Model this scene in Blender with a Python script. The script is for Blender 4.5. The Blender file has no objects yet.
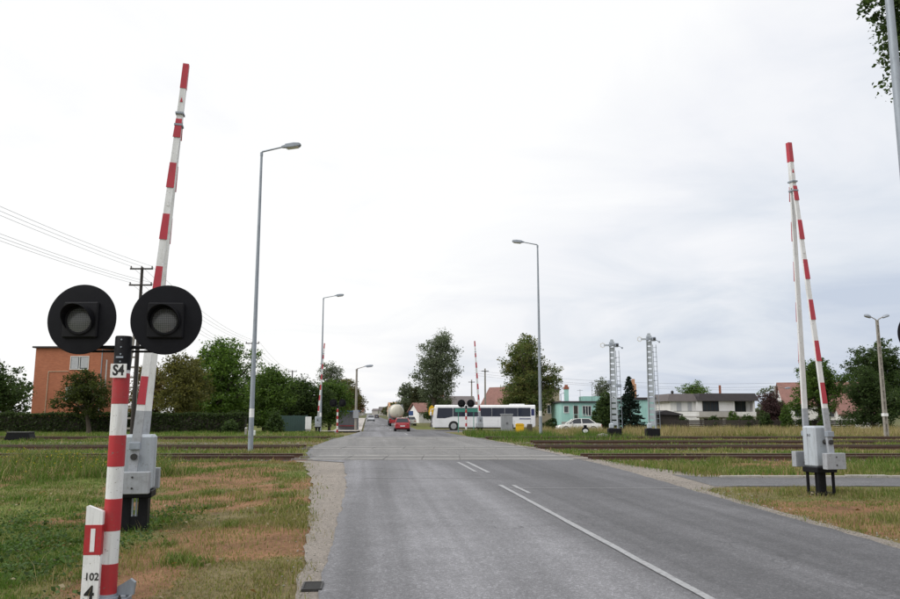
import bpy, math, random
import numpy as np
from mathutils import Vector, Matrix

# ------------------------------------------------------------------ scene, camera, light
sc = bpy.context.scene
C = sc.collection
R = math.radians

cam_d = bpy.data.cameras.new('camera')
cam_d.sensor_width = 36.0
cam_d.lens = 760.0 / 900.0 * 36.0
cam_d.clip_start = 0.05
cam_d.clip_end = 8000
cam = bpy.data.objects.new('camera', cam_d)
C.objects.link(cam)
cam.location = (0, 0, 1.55)
cam.rotation_euler = (R(90 + 8.494), 0, 0)
sc.camera = cam

SUN_EL, SUN_AZ = 44.0, -112.0          # degrees; azimuth clockwise from +Y
sun_dir = Vector((math.sin(R(SUN_AZ)) * math.cos(R(SUN_EL)), math.cos(R(SUN_AZ)) * math.cos(R(SUN_EL)), math.sin(R(SUN_EL))))

world = bpy.data.worlds.new('World')
sc.world = world
world.use_nodes = True
wt = world.node_tree
wt.nodes.clear()


def wn(t, **kw):
    n = wt.nodes.new(t)
    for k, v in kw.items():
        if hasattr(n, k) and k not in n.inputs:
            setattr(n, k, v)
        else:
            n.inputs[k].default_value = v
    return n


def build_world():
    L = wt.links.new
    out = wn('ShaderNodeOutputWorld')
    sky = wn('ShaderNodeTexSky')
    sky.sky_type = 'NISHITA'
    sky.sun_disc = False
    sky.sun_elevation = R(SUN_EL)
    sky.sun_rotation = R(SUN_AZ)
    sky.air_density = 1.5
    sky.dust_density = 3.0
    bg_sky = wn('ShaderNodeBackground', Strength=0.08)
    L(sky.outputs[0], bg_sky.inputs[0])
    tc = wn('ShaderNodeTexCoord')
    sep = wn('ShaderNodeSeparateXYZ')
    L(tc.outputs['Generated'], sep.inputs[0])
    zz = wn('ShaderNodeMath', operation='MAXIMUM')
    zz.inputs[1].default_value = 0.0
    L(sep.outputs[2], zz.inputs[0])
    za = wn('ShaderNodeMath', operation='ADD')
    za.inputs[1].default_value = 0.16
    L(zz.outputs[0], za.inputs[0])
    dx = wn('ShaderNodeMath', operation='DIVIDE')
    dy = wn('ShaderNodeMath', operation='DIVIDE')
    L(sep.outputs[0], dx.inputs[0]); L(za.outputs[0], dx.inputs[1])
    L(sep.outputs[1], dy.inputs[0]); L(za.outputs[0], dy.inputs[1])
    cmb = wn('ShaderNodeCombineXYZ')
    L(dx.outputs[0], cmb.inputs[0]); L(dy.outputs[0], cmb.inputs[1])
    n1 = wn('ShaderNodeTexNoise', Scale=1.25, Detail=8.0, Roughness=0.55, Distortion=0.7)
    L(cmb.outputs[0], n1.inputs['Vector'])
    # thicker and thinner parts of the overcast: brighter round the hidden sun
    dot = wn('ShaderNodeVectorMath', operation='DOT_PRODUCT')
    nrm = wn('ShaderNodeVectorMath', operation='NORMALIZE')
    L(tc.outputs['Generated'], nrm.inputs[0])
    L(nrm.outputs[0], dot.inputs[0])
    dot.inputs[1].default_value = sun_dir
    m1 = wn('ShaderNodeMapRange')
    m1.inputs['From Min'].default_value = -0.50
    m1.inputs['From Max'].default_value = -0.06
    m1.inputs['To Min'].default_value = 0.0
    m1.inputs['To Max'].default_value = 0.85
    L(dot.outputs['Value'], m1.inputs['Value'])
    m2 = wn('ShaderNodeMath', operation='MULTIPLY_ADD')
    m2.inputs[1].default_value = 1.0
    m2.inputs[2].default_value = -0.43
    L(n1.outputs[0], m2.inputs[0])
    ad = wn('ShaderNodeMath', operation='ADD', use_clamp=True)
    L(m1.outputs[0], ad.inputs[0]); L(m2.outputs[0], ad.inputs[1])
    cr = wn('ShaderNodeValToRGB')
    e = cr.color_ramp.elements
    e[0].position = 0.0; e[0].color = (0.56, 0.625, 0.745, 1)
    e[1].position = 0.85; e[1].color = (1.0, 1.0, 1.0, 1)
    x = e.new(0.28); x.color = (0.72, 0.765, 0.84, 1)
    x = e.new(0.58); x.color = (0.90, 0.91, 0.945, 1)
    L(ad.outputs[0], cr.inputs[0])
    bg_c = wn('ShaderNodeBackground', Strength=0.86)
    L(cr.outputs[0], bg_c.inputs[0])
    mix = wn('ShaderNodeMixShader')
    mix.inputs[0].default_value = 0.93
    L(bg_sky.outputs[0], mix.inputs[1]); L(bg_c.outputs[0], mix.inputs[2])
    L(mix.outputs[0], out.inputs[0])


build_world()
sun_d = bpy.data.lights.new('sun', 'SUN')
sun_d.energy = 1.5
sun_d.angle = R(40)
sun_d.color = (1.0, 0.975, 0.945)
sun = bpy.data.objects.new('sun', sun_d)
C.objects.link(sun)
sun.rotation_euler = (-sun_dir).to_track_quat('-Z', 'Y').to_euler()
sun.location = (-20, 20, 40)

sc.view_settings.view_transform = 'Standard'
sc.view_settings.look = 'None'
sc.view_settings.exposure = 0.30
sc.view_settings.gamma = 1.0
sc.view_settings.use_curve_mapping = False
sc.render.engine = 'CYCLES'
sc.cycles.use_denoising = True
sc.cycles.max_bounces = 6
sc.cycles.transparent_max_bounces = 6
sc.cycles.caustics_reflective = False
sc.cycles.caustics_refractive = False

rng = np.random.default_rng(7)
random.seed(7)


# ------------------------------------------------------------------ terrain functions
def sstep(a, b, x):
    t = np.clip((np.asarray(x, dtype=float) - a) / (b - a), 0, 1)
    return t * t * (3 - 2 * t)


_tab = np.random.default_rng(3).random((256, 256))


def vnoise(x, y):
    x = np.asarray(x, float); y = np.asarray(y, float)
    xi = np.floor(x).astype(int); yi = np.floor(y).astype(int)
    fx = x - xi; fy = y - yi
    fx = fx * fx * (3 - 2 * fx); fy = fy * fy * (3 - 2 * fy)
    a = _tab[xi & 255, yi & 255]; b = _tab[(xi + 1) & 255, yi & 255]
    c = _tab[xi & 255, (yi + 1) & 255]; d = _tab[(xi + 1) & 255, (yi + 1) & 255]
    return (a * (1 - fx) + b * fx) * (1 - fy) + (c * (1 - fx) + d * fx) * fy


def fbm(x, y, o=4):
    s = 0; a = 0.5; t = 0
    for k in range(o):
        s = s + a * vnoise(x * 2 ** k + 17.3 * k, y * 2 ** k + 9.1 * k); t += a; a *= 0.5
    return s / t


SLOPE = -0.108


def xc(y):                      # centre line of the main road
    return 2.86 + SLOPE * np.asarray(y, float)


LE_Y = [-80, 6.7, 15.9, 24.2, 25.2, 30, 36.5, 44.8, 55, 63.6, 70, 1600]
LE_U = [-3.25, -3.25, -3.25, -3.55, -4.6, -5.2, -5.3, -4.9, -4.0, -3.35, -3.25, -3.25]
RE_Y = [-80, 3, 8, 11.3, 15.1, 19.3, 23.4, 31.1, 40.4, 52, 63.6, 1600]
RE_U = [3.3, 3.2, 3.15, 3.4, 3.62, 3.98, 4.2, 4.3, 4.1, 3.7, 3.3, 3.3]


def road_l(y):
    return xc(y) + np.interp(y, LE_Y, LE_U)


def road_r(y):
    return xc(y) + np.interp(y, RE_Y, RE_U)


def base_z(y):                  # the land sinks a little beyond the railway
    return -0.5 * sstep(62, 82, y)


def road_z(y):
    return base_z(y) + 0.025


TRACKS = [26.7, 34.2, 39.8, 46.6]


def gz(x, y):
    x = np.asarray(x, float); y = np.asarray(y, float)
    dl = road_l(y) - x; dr = x - road_r(y)
    d = np.maximum(dl, dr)
    off = sstep(0.2, 2.5, d)
    z = base_z(y) - 0.012
    z = z + off * (0.10 * (fbm(x * 0.35, y * 0.35, 3) - 0.5) + 0.03 * (fbm(x * 2.1, y * 2.1, 2) - 0.5))
    near = 1 - sstep(18, 26, y)
    z = z - 0.10 * sstep(1.2, 3.4, dl) * near
    z = z + 0.05 * sstep(0.6, 2.0, dr) * (1 - sstep(10, 15, y))
    # flat ballast bed at the tracks, flat path of the side road
    flat = np.zeros_like(z)
    for t in TRACKS:
        flat = np.maximum(flat, 1 - sstep(1.2, 2.2, np.abs(y - t)))
    z = z * (1 - flat) + (-0.02) * flat
    sr = (1 - sstep(1.25, 1.8, np.abs(y - 17.55))) * sstep(0, 1.0, x - 3.5)
    z = z * (1 - sr) + (0.002) * sr
    st = (1 - sstep(11, 13, np.abs(y - 85.5))) * sstep(-8, -6, x)
    z = z * (1 - st) + (base_z(y) - 0.05) * st
    return z


def gzf(x, y):
    return float(gz(x, y))


# ------------------------------------------------------------------ materials
M = {}


def lin(r, g, b):
    f = lambda c: (c / 255 / 12.92) if c <= 10 else ((c / 255 + 0.055) / 1.055) ** 2.4
    return (f(r), f(g), f(b))


def new_mat(name):
    m = bpy.data.materials.new(name)
    m.use_nodes = True
    nt = m.node_tree
    b = nt.nodes['Principled BSDF']
    M[name] = m
    return m, nt, b


def nd(nt, t, **kw):
    n = nt.nodes.new(t)
    for k, v in kw.items():
        if k in n.inputs:
            n.inputs[k].default_value = v
        else:
            setattr(n, k, v)
    return n


def mixc(nt, fac, a, b, blend='MIX'):
    n = nt.nodes.new('ShaderNodeMix')
    n.data_type = 'RGBA'
    n.blend_type = blend
    for i, v in ((0, fac), (6, a), (7, b)):
        if hasattr(v, 'is_linked'):
            nt.links.new(v, n.inputs[i])
        else:
            n.inputs[i].default_value = v if i == 0 else (tuple(v) + (1,) if len(v) == 3 else v)
    return n.outputs[2]


def ramp(nt, src, stops):
    n = nt.nodes.new('ShaderNodeValToRGB')
    e = n.color_ramp.elements
    while len(e) > 1:
        e.remove(e[-1])
    for i, (p, c) in enumerate(stops):
        x = e[0] if i == 0 else e.new(p)
        x.position = p
        x.color = (c, c, c, 1) if not hasattr(c, '__len__') else tuple(c) + (1,)
    nt.links.new(src, n.inputs[0])
    return n.outputs[0]


def noise(nt, vec, scale, detail=4, rough=0.55, dist=0.0, sx=None):
    if sx:
        mp = nd(nt, 'ShaderNodeMapping')
        mp.inputs['Scale'].default_value = sx
        nt.links.new(vec, mp.inputs[0]); vec = mp.outputs[0]
    n = nd(nt, 'ShaderNodeTexNoise', Scale=scale, Detail=detail, Roughness=rough, Distortion=dist)
    nt.links.new(vec, n.inputs['Vector'])
    return n.outputs[0]


def bump(nt, b, h, strength, dist=0.01):
    n = nd(nt, 'ShaderNodeBump', Strength=strength, Distance=dist)
    nt.links.new(h, n.inputs['Height'])
    nt.links.new(n.outputs[0], b.inputs['Normal'])


def mat(name, col, rough=0.6, metal=0.0, var=0.16, scale=2.5, bmp=0.0, bscale=30, dirt=None, dirt_amt=0.4, spec=0.5, coat=0.0, streak=False, chips=None):
    m, nt, b = new_mat(name)
    tc = nd(nt, 'ShaderNodeTexCoord').outputs['Object']
    n1 = noise(nt, tc, scale, 5, 0.6, 0, (1, 1, 0.25) if streak else None)
    f = ramp(nt, n1, [(0.25, 0.0), (0.75, 1.0)])
    lo = tuple(c * (1 - var) for c in col); hi = tuple(min(1, c * (1 + var)) for c in col)
    cc = mixc(nt, f, lo, hi)
    if dirt:
        n2 = noise(nt, tc, scale * 2.3, 6, 0.65, 0.3, (1, 1, 0.3) if streak else None)
        fd = ramp(nt, n2, [(0.5, 0.0), (0.72, dirt_amt)])
        cc = mixc(nt, fd, cc, dirt)
    if chips:
        n3 = noise(nt, tc, 38, 3, 0.6)
        cc = mixc(nt, ramp(nt, n3, [(0.66, 0.0), (0.69, .85)]), cc, chips)
        n4 = noise(nt, tc, 7, 5, 0.7, 0.0, (6, 6, .35))
        cc = mixc(nt, ramp(nt, n4, [(0.52, 0.0), (0.75, .55)]), cc, tuple(x * .55 + .02 for x in col))
    nt.links.new(cc, b.inputs['Base Color'])
    rr = ramp(nt, n1, [(0.2, max(0, rough - 0.08)), (0.8, min(1, rough + 0.08))])
    nt.links.new(rr, b.inputs['Roughness'])
    b.inputs['Metallic'].default_value = metal
    b.inputs['Specular IOR Level'].default_value = spec
    if coat:
        b.inputs['Coat Weight'].default_value = coat
        b.inputs['Coat Roughness'].default_value = 0.12
    if bmp:
        bump(nt, b, noise(nt, tc, bscale, 4, 0.6), bmp, 0.01)
    return m


mat('white_paint', (0.74, 0.75, 0.76), 0.45, var=0.06, dirt=(0.40, 0.39, 0.36), dirt_amt=0.5, scale=5, streak=True, chips=(0.16, 0.13, 0.11))
mat('red_paint', (0.42, 0.022, 0.03), 0.5, var=0.14, dirt=(0.30, 0.06, 0.06), dirt_amt=0.5, scale=4, chips=(0.16, 0.13, 0.11))
mat('red_reflector', (0.44, 0.025, 0.045), 0.4, var=0.14, scale=5, chips=(0.16, 0.13, 0.11))
mat('board_white', (0.80, 0.81, 0.82), 0.4, var=0.04, dirt=(0.5, 0.5, 0.46), dirt_amt=0.3, scale=6, chips=(0.3, 0.28, 0.25))
mat('black_paint', (0.009, 0.0092, 0.0115), 0.55, var=0.3, scale=6, dirt=(0.02, 0.02, 0.021), dirt_amt=0.3, spec=0.16)
mat('black_plate', (0.0092, 0.0095, 0.0125), 0.6, var=0.22, scale=4, dirt=(0.016, 0.016, 0.019), dirt_amt=0.4, spec=0.12)
mat('black_ink', (0.012, 0.012, 0.012), 0.6)
mat('machine_grey', lin(176, 184, 192), 0.5, var=0.06, dirt=lin(128, 130, 128), dirt_amt=0.4, scale=4, streak=True, chips=(0.16, 0.13, 0.11))
mat('weight_grey', lin(158, 162, 168), 0.55, var=0.08, dirt=lin(110, 110, 108), dirt_amt=0.5, scale=5, chips=(0.16, 0.13, 0.11))
mat('galvanised', lin(148, 156, 166), 0.5, metal=0.25, var=0.14, scale=5, dirt=lin(112, 118, 126), dirt_amt=0.5, streak=True)
mat('lamp_grey', lin(150, 158, 170), 0.45, var=0.1, scale=5)
mat('dark_steel', (0.028, 0.027, 0.027), 0.6, var=0.3, scale=8)
mat('tar_wood', (0.035, 0.030, 0.027), 0.85, var=0.35, scale=8, streak=True, bmp=0.3)
mat('concrete', (0.36, 0.345, 0.32), 0.85, var=0.2, scale=3, dirt=(0.18, 0.17, 0.15), dirt_amt=0.5, bmp=0.3, bscale=25)
mat('pole_concrete', (0.30, 0.28, 0.25), 0.85, var=0.2, scale=3, dirt=(0.15, 0.14, 0.12), dirt_amt=0.5)
mat('slab_concrete', (0.29, 0.283, 0.272), 0.85, var=0.25, scale=1.6, dirt=(0.15, 0.147, 0.143), dirt_amt=0.85, bmp=0.3, bscale=30)
mat('slab_dark', (0.165, 0.163, 0.16), 0.85, var=0.22, scale=1.6, dirt=(0.10, 0.098, 0.095), dirt_amt=0.6, bmp=0.3, bscale=30)
mat('rust', (0.085, 0.045, 0.028), 0.75, var=0.35, scale=6, dirt=(0.04, 0.025, 0.02), dirt_amt=0.5)
mat('rail_top', (0.30, 0.28, 0.27), 0.4, metal=0.8, var=0.2)
mat('sleeper_wood', (0.06, 0.047, 0.038), 0.9, var=0.4, scale=5)
mat('teal_wall', lin(162, 206, 197), 0.8, var=0.08, dirt=lin(96, 150, 140), dirt_amt=0.4, scale=0.8, streak=True)
mat('beige_wall', lin(196, 182, 160), 0.85, var=0.1, dirt=lin(160, 145, 125), dirt_amt=0.4, scale=0.8, streak=True)
mat('white_wall', lin(228, 227, 226), 0.85, var=0.07, dirt=lin(175, 172, 165), dirt_amt=0.4, scale=0.7, streak=True)
mat('grey_wall', lin(176, 172, 168), 0.85, var=0.1, dirt=lin(140, 136, 130), dirt_amt=0.4, scale=0.7, streak=True)
mat('dark_roof', lin(62, 58, 60), 0.85, var=0.2, scale=2)
mat('grey_roof', lin(104, 98, 98), 0.85, var=0.15, scale=2)
mat('red_roof', lin(132, 97, 89), 0.85, var=0.22, scale=1.2, dirt=lin(100, 60, 54), dirt_amt=0.5, bmp=0.5, bscale=8)
mat('ochre_roof', lin(186, 142, 112), 0.85, var=0.2, scale=1.2)
mat('window_white', (0.72, 0.72, 0.70), 0.5, var=0.05)
mat('chimney_brick', lin(150, 96, 76), 0.9, var=0.25, scale=6)
mat('dark_wood', (0.05, 0.04, 0.035), 0.85, var=0.3, scale=3)
mat('curtain', lin(180, 182, 186), 0.9, var=0.15, scale=6)
mat('yellow_plastic', lin(222, 176, 16), 0.5, var=0.08, dirt=lin(170, 130, 20), dirt_amt=0.4, scale=4)
mat('cabinet_grey', lin(150, 154, 160), 0.55, var=0.08, dirt=lin(112, 114, 116), dirt_amt=0.4, scale=3, streak=True)
mat('bin_brown', (0.10, 0.085, 0.06), 0.7, var=0.2)
mat('teal_paint', lin(70, 140, 126), 0.5, var=0.08)
mat('fence_green', lin(52, 78, 72), 0.65, var=0.15, scale=3)
mat('sign_blue', lin(70, 96, 150), 0.45, var=0.06)
mat('bus_white', (0.78, 0.79, 0.80), 0.3, var=0.04, dirt=(0.5, 0.5, 0.48), dirt_amt=0.25, scale=0.9, coat=0.5)
mat('bus_blue', lin(36, 48, 96), 0.35, var=0.1)
mat('bus_skirt', lin(150, 150, 152), 0.5, var=0.1)
mat('car_red', lin(168, 30, 44), 0.3, var=0.06, coat=0.8, dirt=lin(110, 30, 36), dirt_amt=0.25)
mat('car_white', (0.74, 0.74, 0.72), 0.3, var=0.05, coat=0.8, dirt=(0.5, 0.48, 0.42), dirt_amt=0.2)
mat('car_silver', lin(176, 180, 186), 0.3, metal=0.4, var=0.05, coat=0.8)
mat('car_dark', lin(44, 48, 56), 0.3, var=0.05, coat=0.8)
mat('truck_red', lin(178, 34, 44), 0.4, var=0.1, dirt=lin(120, 40, 40), dirt_amt=0.4)
mat('tank_cream', lin(214, 210, 196), 0.4, metal=0.1, var=0.1, dirt=lin(150, 140, 118), dirt_amt=0.5, scale=1.5, streak=True)
mat('tyre', (0.014, 0.014, 0.014), 0.85, var=0.3)
mat('rim', (0.42, 0.43, 0.44), 0.35, metal=0.7)
mat('light_red', (0.35, 0.012, 0.012), 0.25, coat=0.6)
mat('light_clear', (0.7, 0.7, 0.68), 0.15, coat=0.6)
mat('insulator', (0.10, 0.08, 0.07), 0.3, var=0.2)
mat('wire', (0.06, 0.06, 0.065), 0.5, var=0.1)
mat('bark', (0.075, 0.06, 0.048), 0.95, var=0.35, scale=5, bmp=0.7, bscale=12, streak=True)
mat('stone', (0.30, 0.28, 0.25), 0.9, var=0.4, scale=3)
mat('enamel_blue_plate', lin(56, 80, 140), 0.4)
mat('paint_line', (0.33, 0.335, 0.345), 0.7, var=0.2, scale=9, dirt=(0.165, 0.165, 0.172), dirt_amt=0.95)
mat('seam', (0.30, 0.30, 0.305), 0.85, var=0.25, scale=3, dirt=(0.20, 0.20, 0.205), dirt_amt=0.8)


def glass_mat(name, col, rough=0.08):
    m, nt, b = new_mat(name)
    b.inputs['Base Color'].default_value = tuple(col) + (1,)
    b.inputs['Roughness'].default_value = rough
    b.inputs['Specular IOR Level'].default_value = 0.6
    tc = nd(nt, 'ShaderNodeTexCoord').outputs['Object']
    bump(nt, b, noise(nt, tc, 1.5, 2), 0.06, 0.05)


glass_mat('dark_glass', (0.022, 0.026, 0.034))
glass_mat('bus_glass', (0.014, 0.020, 0.038), 0.06)
M['bus_glass'].node_tree.nodes['Principled BSDF'].inputs['Specular IOR Level'].default_value = 0.35
glass_mat('house_glass', (0.04, 0.048, 0.055), 0.12)


def lens_mat():
    m, nt, b = new_mat('signal_lens')
    tc = nd(nt, 'ShaderNodeTexCoord').outputs['Object']
    sep = nd(nt, 'ShaderNodeSeparateXYZ'); nt.links.new(tc, sep.inputs[0])
    fs = []
    for k in (0, 1):
        a = nd(nt, 'ShaderNodeMath', operation='MULTIPLY'); a.inputs[1].default_value = 62.0
        nt.links.new(sep.outputs[k], a.inputs[0])
        w = nd(nt, 'ShaderNodeMath', operation='FRACT'); nt.links.new(a.outputs[0], w.inputs[0])
        g = nd(nt, 'ShaderNodeMath', operation='GREATER_THAN'); g.inputs[1].default_value = 0.24
        nt.links.new(w.outputs[0], g.inputs[0]); fs.append(g.outputs[0])
    mu = nd(nt, 'ShaderNodeMath', operation='MULTIPLY')
    nt.links.new(fs[0], mu.inputs[0]); nt.links.new(fs[1], mu.inputs[1])
    col = mixc(nt, mu.outputs[0], (0.04, 0.043, 0.047), (0.15, 0.155, 0.165))
    nt.links.new(col, b.inputs['Base Color'])
    b.inputs['Roughness'].default_value = 0.25
    bump(nt, b, mu.outputs[0], 0.5, 0.004)


lens_mat()


def brick_mat():
    m, nt, b = new_mat('brick_wall')
    tc = nd(nt, 'ShaderNodeTexCoord').outputs['Object']
    sep = nd(nt, 'ShaderNodeSeparateXYZ'); nt.links.new(tc, sep.inputs[0])
    a = nd(nt, 'ShaderNodeMath', operation='ADD')
    nt.links.new(sep.outputs[0], a.inputs[0]); nt.links.new(sep.outputs[1], a.inputs[1])
    cb = nd(nt, 'ShaderNodeCombineXYZ')
    nt.links.new(a.outputs[0], cb.inputs[0]); nt.links.new(sep.outputs[2], cb.inputs[1])
    br = nd(nt, 'ShaderNodeTexBrick', Scale=1.0)
    br.inputs['Brick Width'].default_value = 0.26
    br.inputs['Row Height'].default_value = 0.078
    br.inputs['Mortar Size'].default_value = 0.006
    br.inputs['Color1'].default_value = lin(190, 120, 88) + (1,)
    br.inputs['Color2'].default_value = lin(172, 106, 78) + (1,)
    br.inputs['Mortar'].default_value = lin(150, 110, 90) + (1,)
    nt.links.new(cb.outputs[0], br.inputs['Vector'])
    n = noise(nt, tc, 0.7, 5, 0.6)
    f = ramp(nt, n, [(0.3, 0.0), (0.7, 0.45)])
    cc = mixc(nt, f, br.outputs[0], lin(162, 98, 72))
    nt.links.new(cc, b.inputs['Base Color'])
    b.inputs['Roughness'].default_value = 0.9


brick_mat()


def leaf_mat(name='leaf', trans=0.35):
    m, nt, b = new_mat(name)
    at = nd(nt, 'ShaderNodeAttribute', attribute_name='col')
    nt.links.new(at.outputs[0], b.inputs['Base Color'])
    b.inputs['Roughness'].default_value = 0.6
    b.inputs['Specular IOR Level'].default_value = 0.25
    tr = nd(nt, 'ShaderNodeBsdfTranslucent')
    br = nd(nt, 'ShaderNodeHueSaturation', Saturation=1.1, Value=1.2)
    nt.links.new(at.outputs[0], br.inputs['Color'])
    nt.links.new(br.outputs[0], tr.inputs[0])
    mx = nd(nt, 'ShaderNodeMixShader')
    mx.inputs[0].default_value = trans
    nt.links.new(b.outputs[0], mx.inputs[1]); nt.links.new(tr.outputs[0], mx.inputs[2])
    nt.links.new(mx.outputs[0], nt.nodes['Material Output'].inputs[0])


leaf_mat('leaf', 0.5)
leaf_mat('grass_blade', 0.35)


def ground_mat():
    m, nt, b = new_mat('ground')
    atn = nd(nt, 'ShaderNodeAttribute', attribute_name='col')
    tc = nd(nt, 'ShaderNodeTexCoord').outputs['Object']
    hf = nd(nt, 'ShaderNodeMath', operation='MULTIPLY_ADD'); hf.inputs[1].default_value = 0.34
    nt.links.new(noise(nt, tc, 5.0, 8, 0.72), hf.inputs[0]); nt.links.new(atn.outputs['Alpha'], hf.inputs[2])
    at = mixc(nt, ramp(nt, hf.outputs[0], [(0.700, 0.0), (0.765, 1.0)]), atn.outputs[0], (0.255, 0.140, 0.078))
    n1 = noise(nt, tc, 1.3, 8, 0.7)
    n2 = noise(nt, tc, 26, 5, 0.7)
    f1 = ramp(nt, n1, [(0.3, 0.55), (0.7, 1.3)])
    f2 = ramp(nt, n2, [(0.3, 0.6), (0.7, 1.35)])
    c = mixc(nt, 1.0, at, f1, 'MULTIPLY')
    c = mixc(nt, 1.0, c, f2, 'MULTIPLY')
    nt.links.new(c, b.inputs['Base Color'])
    b.inputs['Roughness'].default_value = 0.95
    b.inputs['Specular IOR Level'].default_value = 0.15
    bump(nt, b, n2, 0.8, 0.03)


ground_mat()


def asphalt_mat(name, base, warm=0.0, coarse=1.0, streak=1.0, lanes=None):
    m, nt, b = new_mat(name)
    uv = nd(nt, 'ShaderNodeUVMap', uv_map='UVMap').outputs[0]
    tc = nd(nt, 'ShaderNodeTexCoord').outputs['Object']
    fine = noise(nt, tc, 85 * coarse, 3, 0.7)
    mid = noise(nt, tc, 2.2, 6, 0.62)
    big = noise(nt, uv, 0.22, 4, 0.6, 0.4)
    st = noise(nt, uv, 1.0, 4, 0.55, 0.2, (1.15, 0.035, 1))
    st2 = noise(nt, uv, 1.0, 3, 0.5, 0.0, (4.5, 0.10, 1))
    c = mixc(nt, ramp(nt, st, [(0.36, 0.0), (0.64, 1.0)]), tuple(x * (1 - 0.30 * streak) for x in base), tuple(x * (1 + 0.22 * streak) for x in base))
    c = mixc(nt, 1.0, c, ramp(nt, st2, [(0.3, 0.92), (0.7, 1.07)]), 'MULTIPLY')
    c = mixc(nt, 1.0, c, ramp(nt, big, [(0.3, 0.87), (0.7, 1.12)]), 'MULTIPLY')
    c = mixc(nt, 1.0, c, ramp(nt, mid, [(0.3, 0.90), (0.7, 1.10)]), 'MULTIPLY')
    c = mixc(nt, 1.0, c, ramp(nt, fine, [(0.3, 0.55), (0.7, 1.5)]), 'MULTIPLY')
    agg = nd(nt, 'ShaderNodeTexVoronoi', Scale=48 * coarse)
    nt.links.new(tc, agg.inputs['Vector'])
    sepc = nd(nt, 'ShaderNodeSeparateColor'); nt.links.new(agg.outputs['Color'], sepc.inputs[0])
    c = mixc(nt, 1.0, c, ramp(nt, sepc.outputs[0], [(0.0, 0.82), (0.75, 1.03), (1.0, 1.42)]), 'MULTIPLY')
    if lanes:          # the two lanes were resurfaced at different times
        sp = nd(nt, 'ShaderNodeSeparateXYZ'); nt.links.new(uv, sp.inputs[0])
        wob = nd(nt, 'ShaderNodeMath', operation='MULTIPLY_ADD'); wob.inputs[1].default_value = 0.9
        nt.links.new(st, wob.inputs[0]); nt.links.new(sp.outputs[0], wob.inputs[2])
        mr = nd(nt, 'ShaderNodeMapRange'); mr.inputs['From Min'].default_value = -0.1; mr.inputs['From Max'].default_value = 1.3
        nt.links.new(wob.outputs[0], mr.inputs['Value'])
        c = mixc(nt, 1.0, c, ramp(nt, mr.outputs[0], [(0.0, lanes[0]), (1.0, lanes[1])]), 'MULTIPLY')
    # cracks and tar patches
    vo = nd(nt, 'ShaderNodeTexVoronoi', feature='DISTANCE_TO_EDGE', Scale=0.42)
    wv = nd(nt, 'ShaderNodeVectorMath', operation='ADD')
    nn = nd(nt, 'ShaderNodeTexNoise', Scale=1.6, Detail=5.0)
    nt.links.new(uv, nn.inputs['Vector'])
    sc_ = nd(nt, 'ShaderNodeVectorMath', operation='SCALE'); sc_.inputs['Scale'].default_value = 1.1
    nt.links.new(nn.outputs[1], sc_.inputs[0])
    nt.links.new(uv, wv.inputs[0]); nt.links.new(sc_.outputs[0], wv.inputs[1])
    nt.links.new(wv.outputs[0], vo.inputs['Vector'])
    cr = ramp(nt, vo.outputs['Distance'], [(0.0, 1.0), (0.009, 0.0)])
    msk = ramp(nt, noise(nt, uv, 0.16, 3), [(0.47, 0.0), (0.56, 0.7)])
    mm = nd(nt, 'ShaderNodeMath', operation='MULTIPLY')
    nt.links.new(cr, mm.inputs[0]); nt.links.new(msk, mm.inputs[1])
    c = mixc(nt, mm.outputs[0], c, tuple(x * 0.35 for x in base))
    if lanes:
        sp_ = nd(nt, 'ShaderNodeTexVoronoi', Scale=2.6)
        nt.links.new(wv.outputs[0], sp_.inputs['Vector'])
        oil = ramp(nt, sp_.outputs['Distance'], [(0.0, 0.5), (0.10, 0.35), (0.13, 0.0)])
        om = ramp(nt, noise(nt, uv, 1.0, 3, 0.5, 0.0, (0.9, 0.22, 1)), [(0.55, 0.0), (0.63, 1.0)])
        mo = nd(nt, 'ShaderNodeMath', operation='MULTIPLY'); nt.links.new(oil, mo.inputs[0]); nt.links.new(om, mo.inputs[1])
        c = mixc(nt, mo.outputs[0], c, tuple(x * 0.3 for x in base))
    pt = ramp(nt, noise(nt, uv, 0.55, 3, 0.4, 0.8), [(0.66, 0.0), (0.675, 0.28)])
    c = mixc(nt, pt, c, tuple(x * 0.72 for x in base))
    nt.links.new(c, b.inputs['Base Color'])
    rr = ramp(nt, st, [(0.3, 0.66), (0.7, 0.86)])
    nt.links.new(rr, b.inputs['Roughness'])
    b.inputs['Specular IOR Level'].default_value = 0.35
    bump(nt, b, fine, 0.55, 0.008)


asphalt_mat('asphalt', (0.175, 0.175, 0.186), streak=1.15, lanes=(1.0, 0.66))
asphalt_mat('asphalt_old', (0.182, 0.179, 0.176), coarse=0.6, streak=0.6)
asphalt_mat('path_asphalt', (0.128, 0.127, 0.132), coarse=0.7, streak=0.5)
asphalt_mat('gravel', (0.238, 0.210, 0.182), coarse=1.3, streak=0.3)
asphalt_mat('paving', (0.42, 0.39, 0.36), coarse=0.5, streak=0.5)


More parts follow.
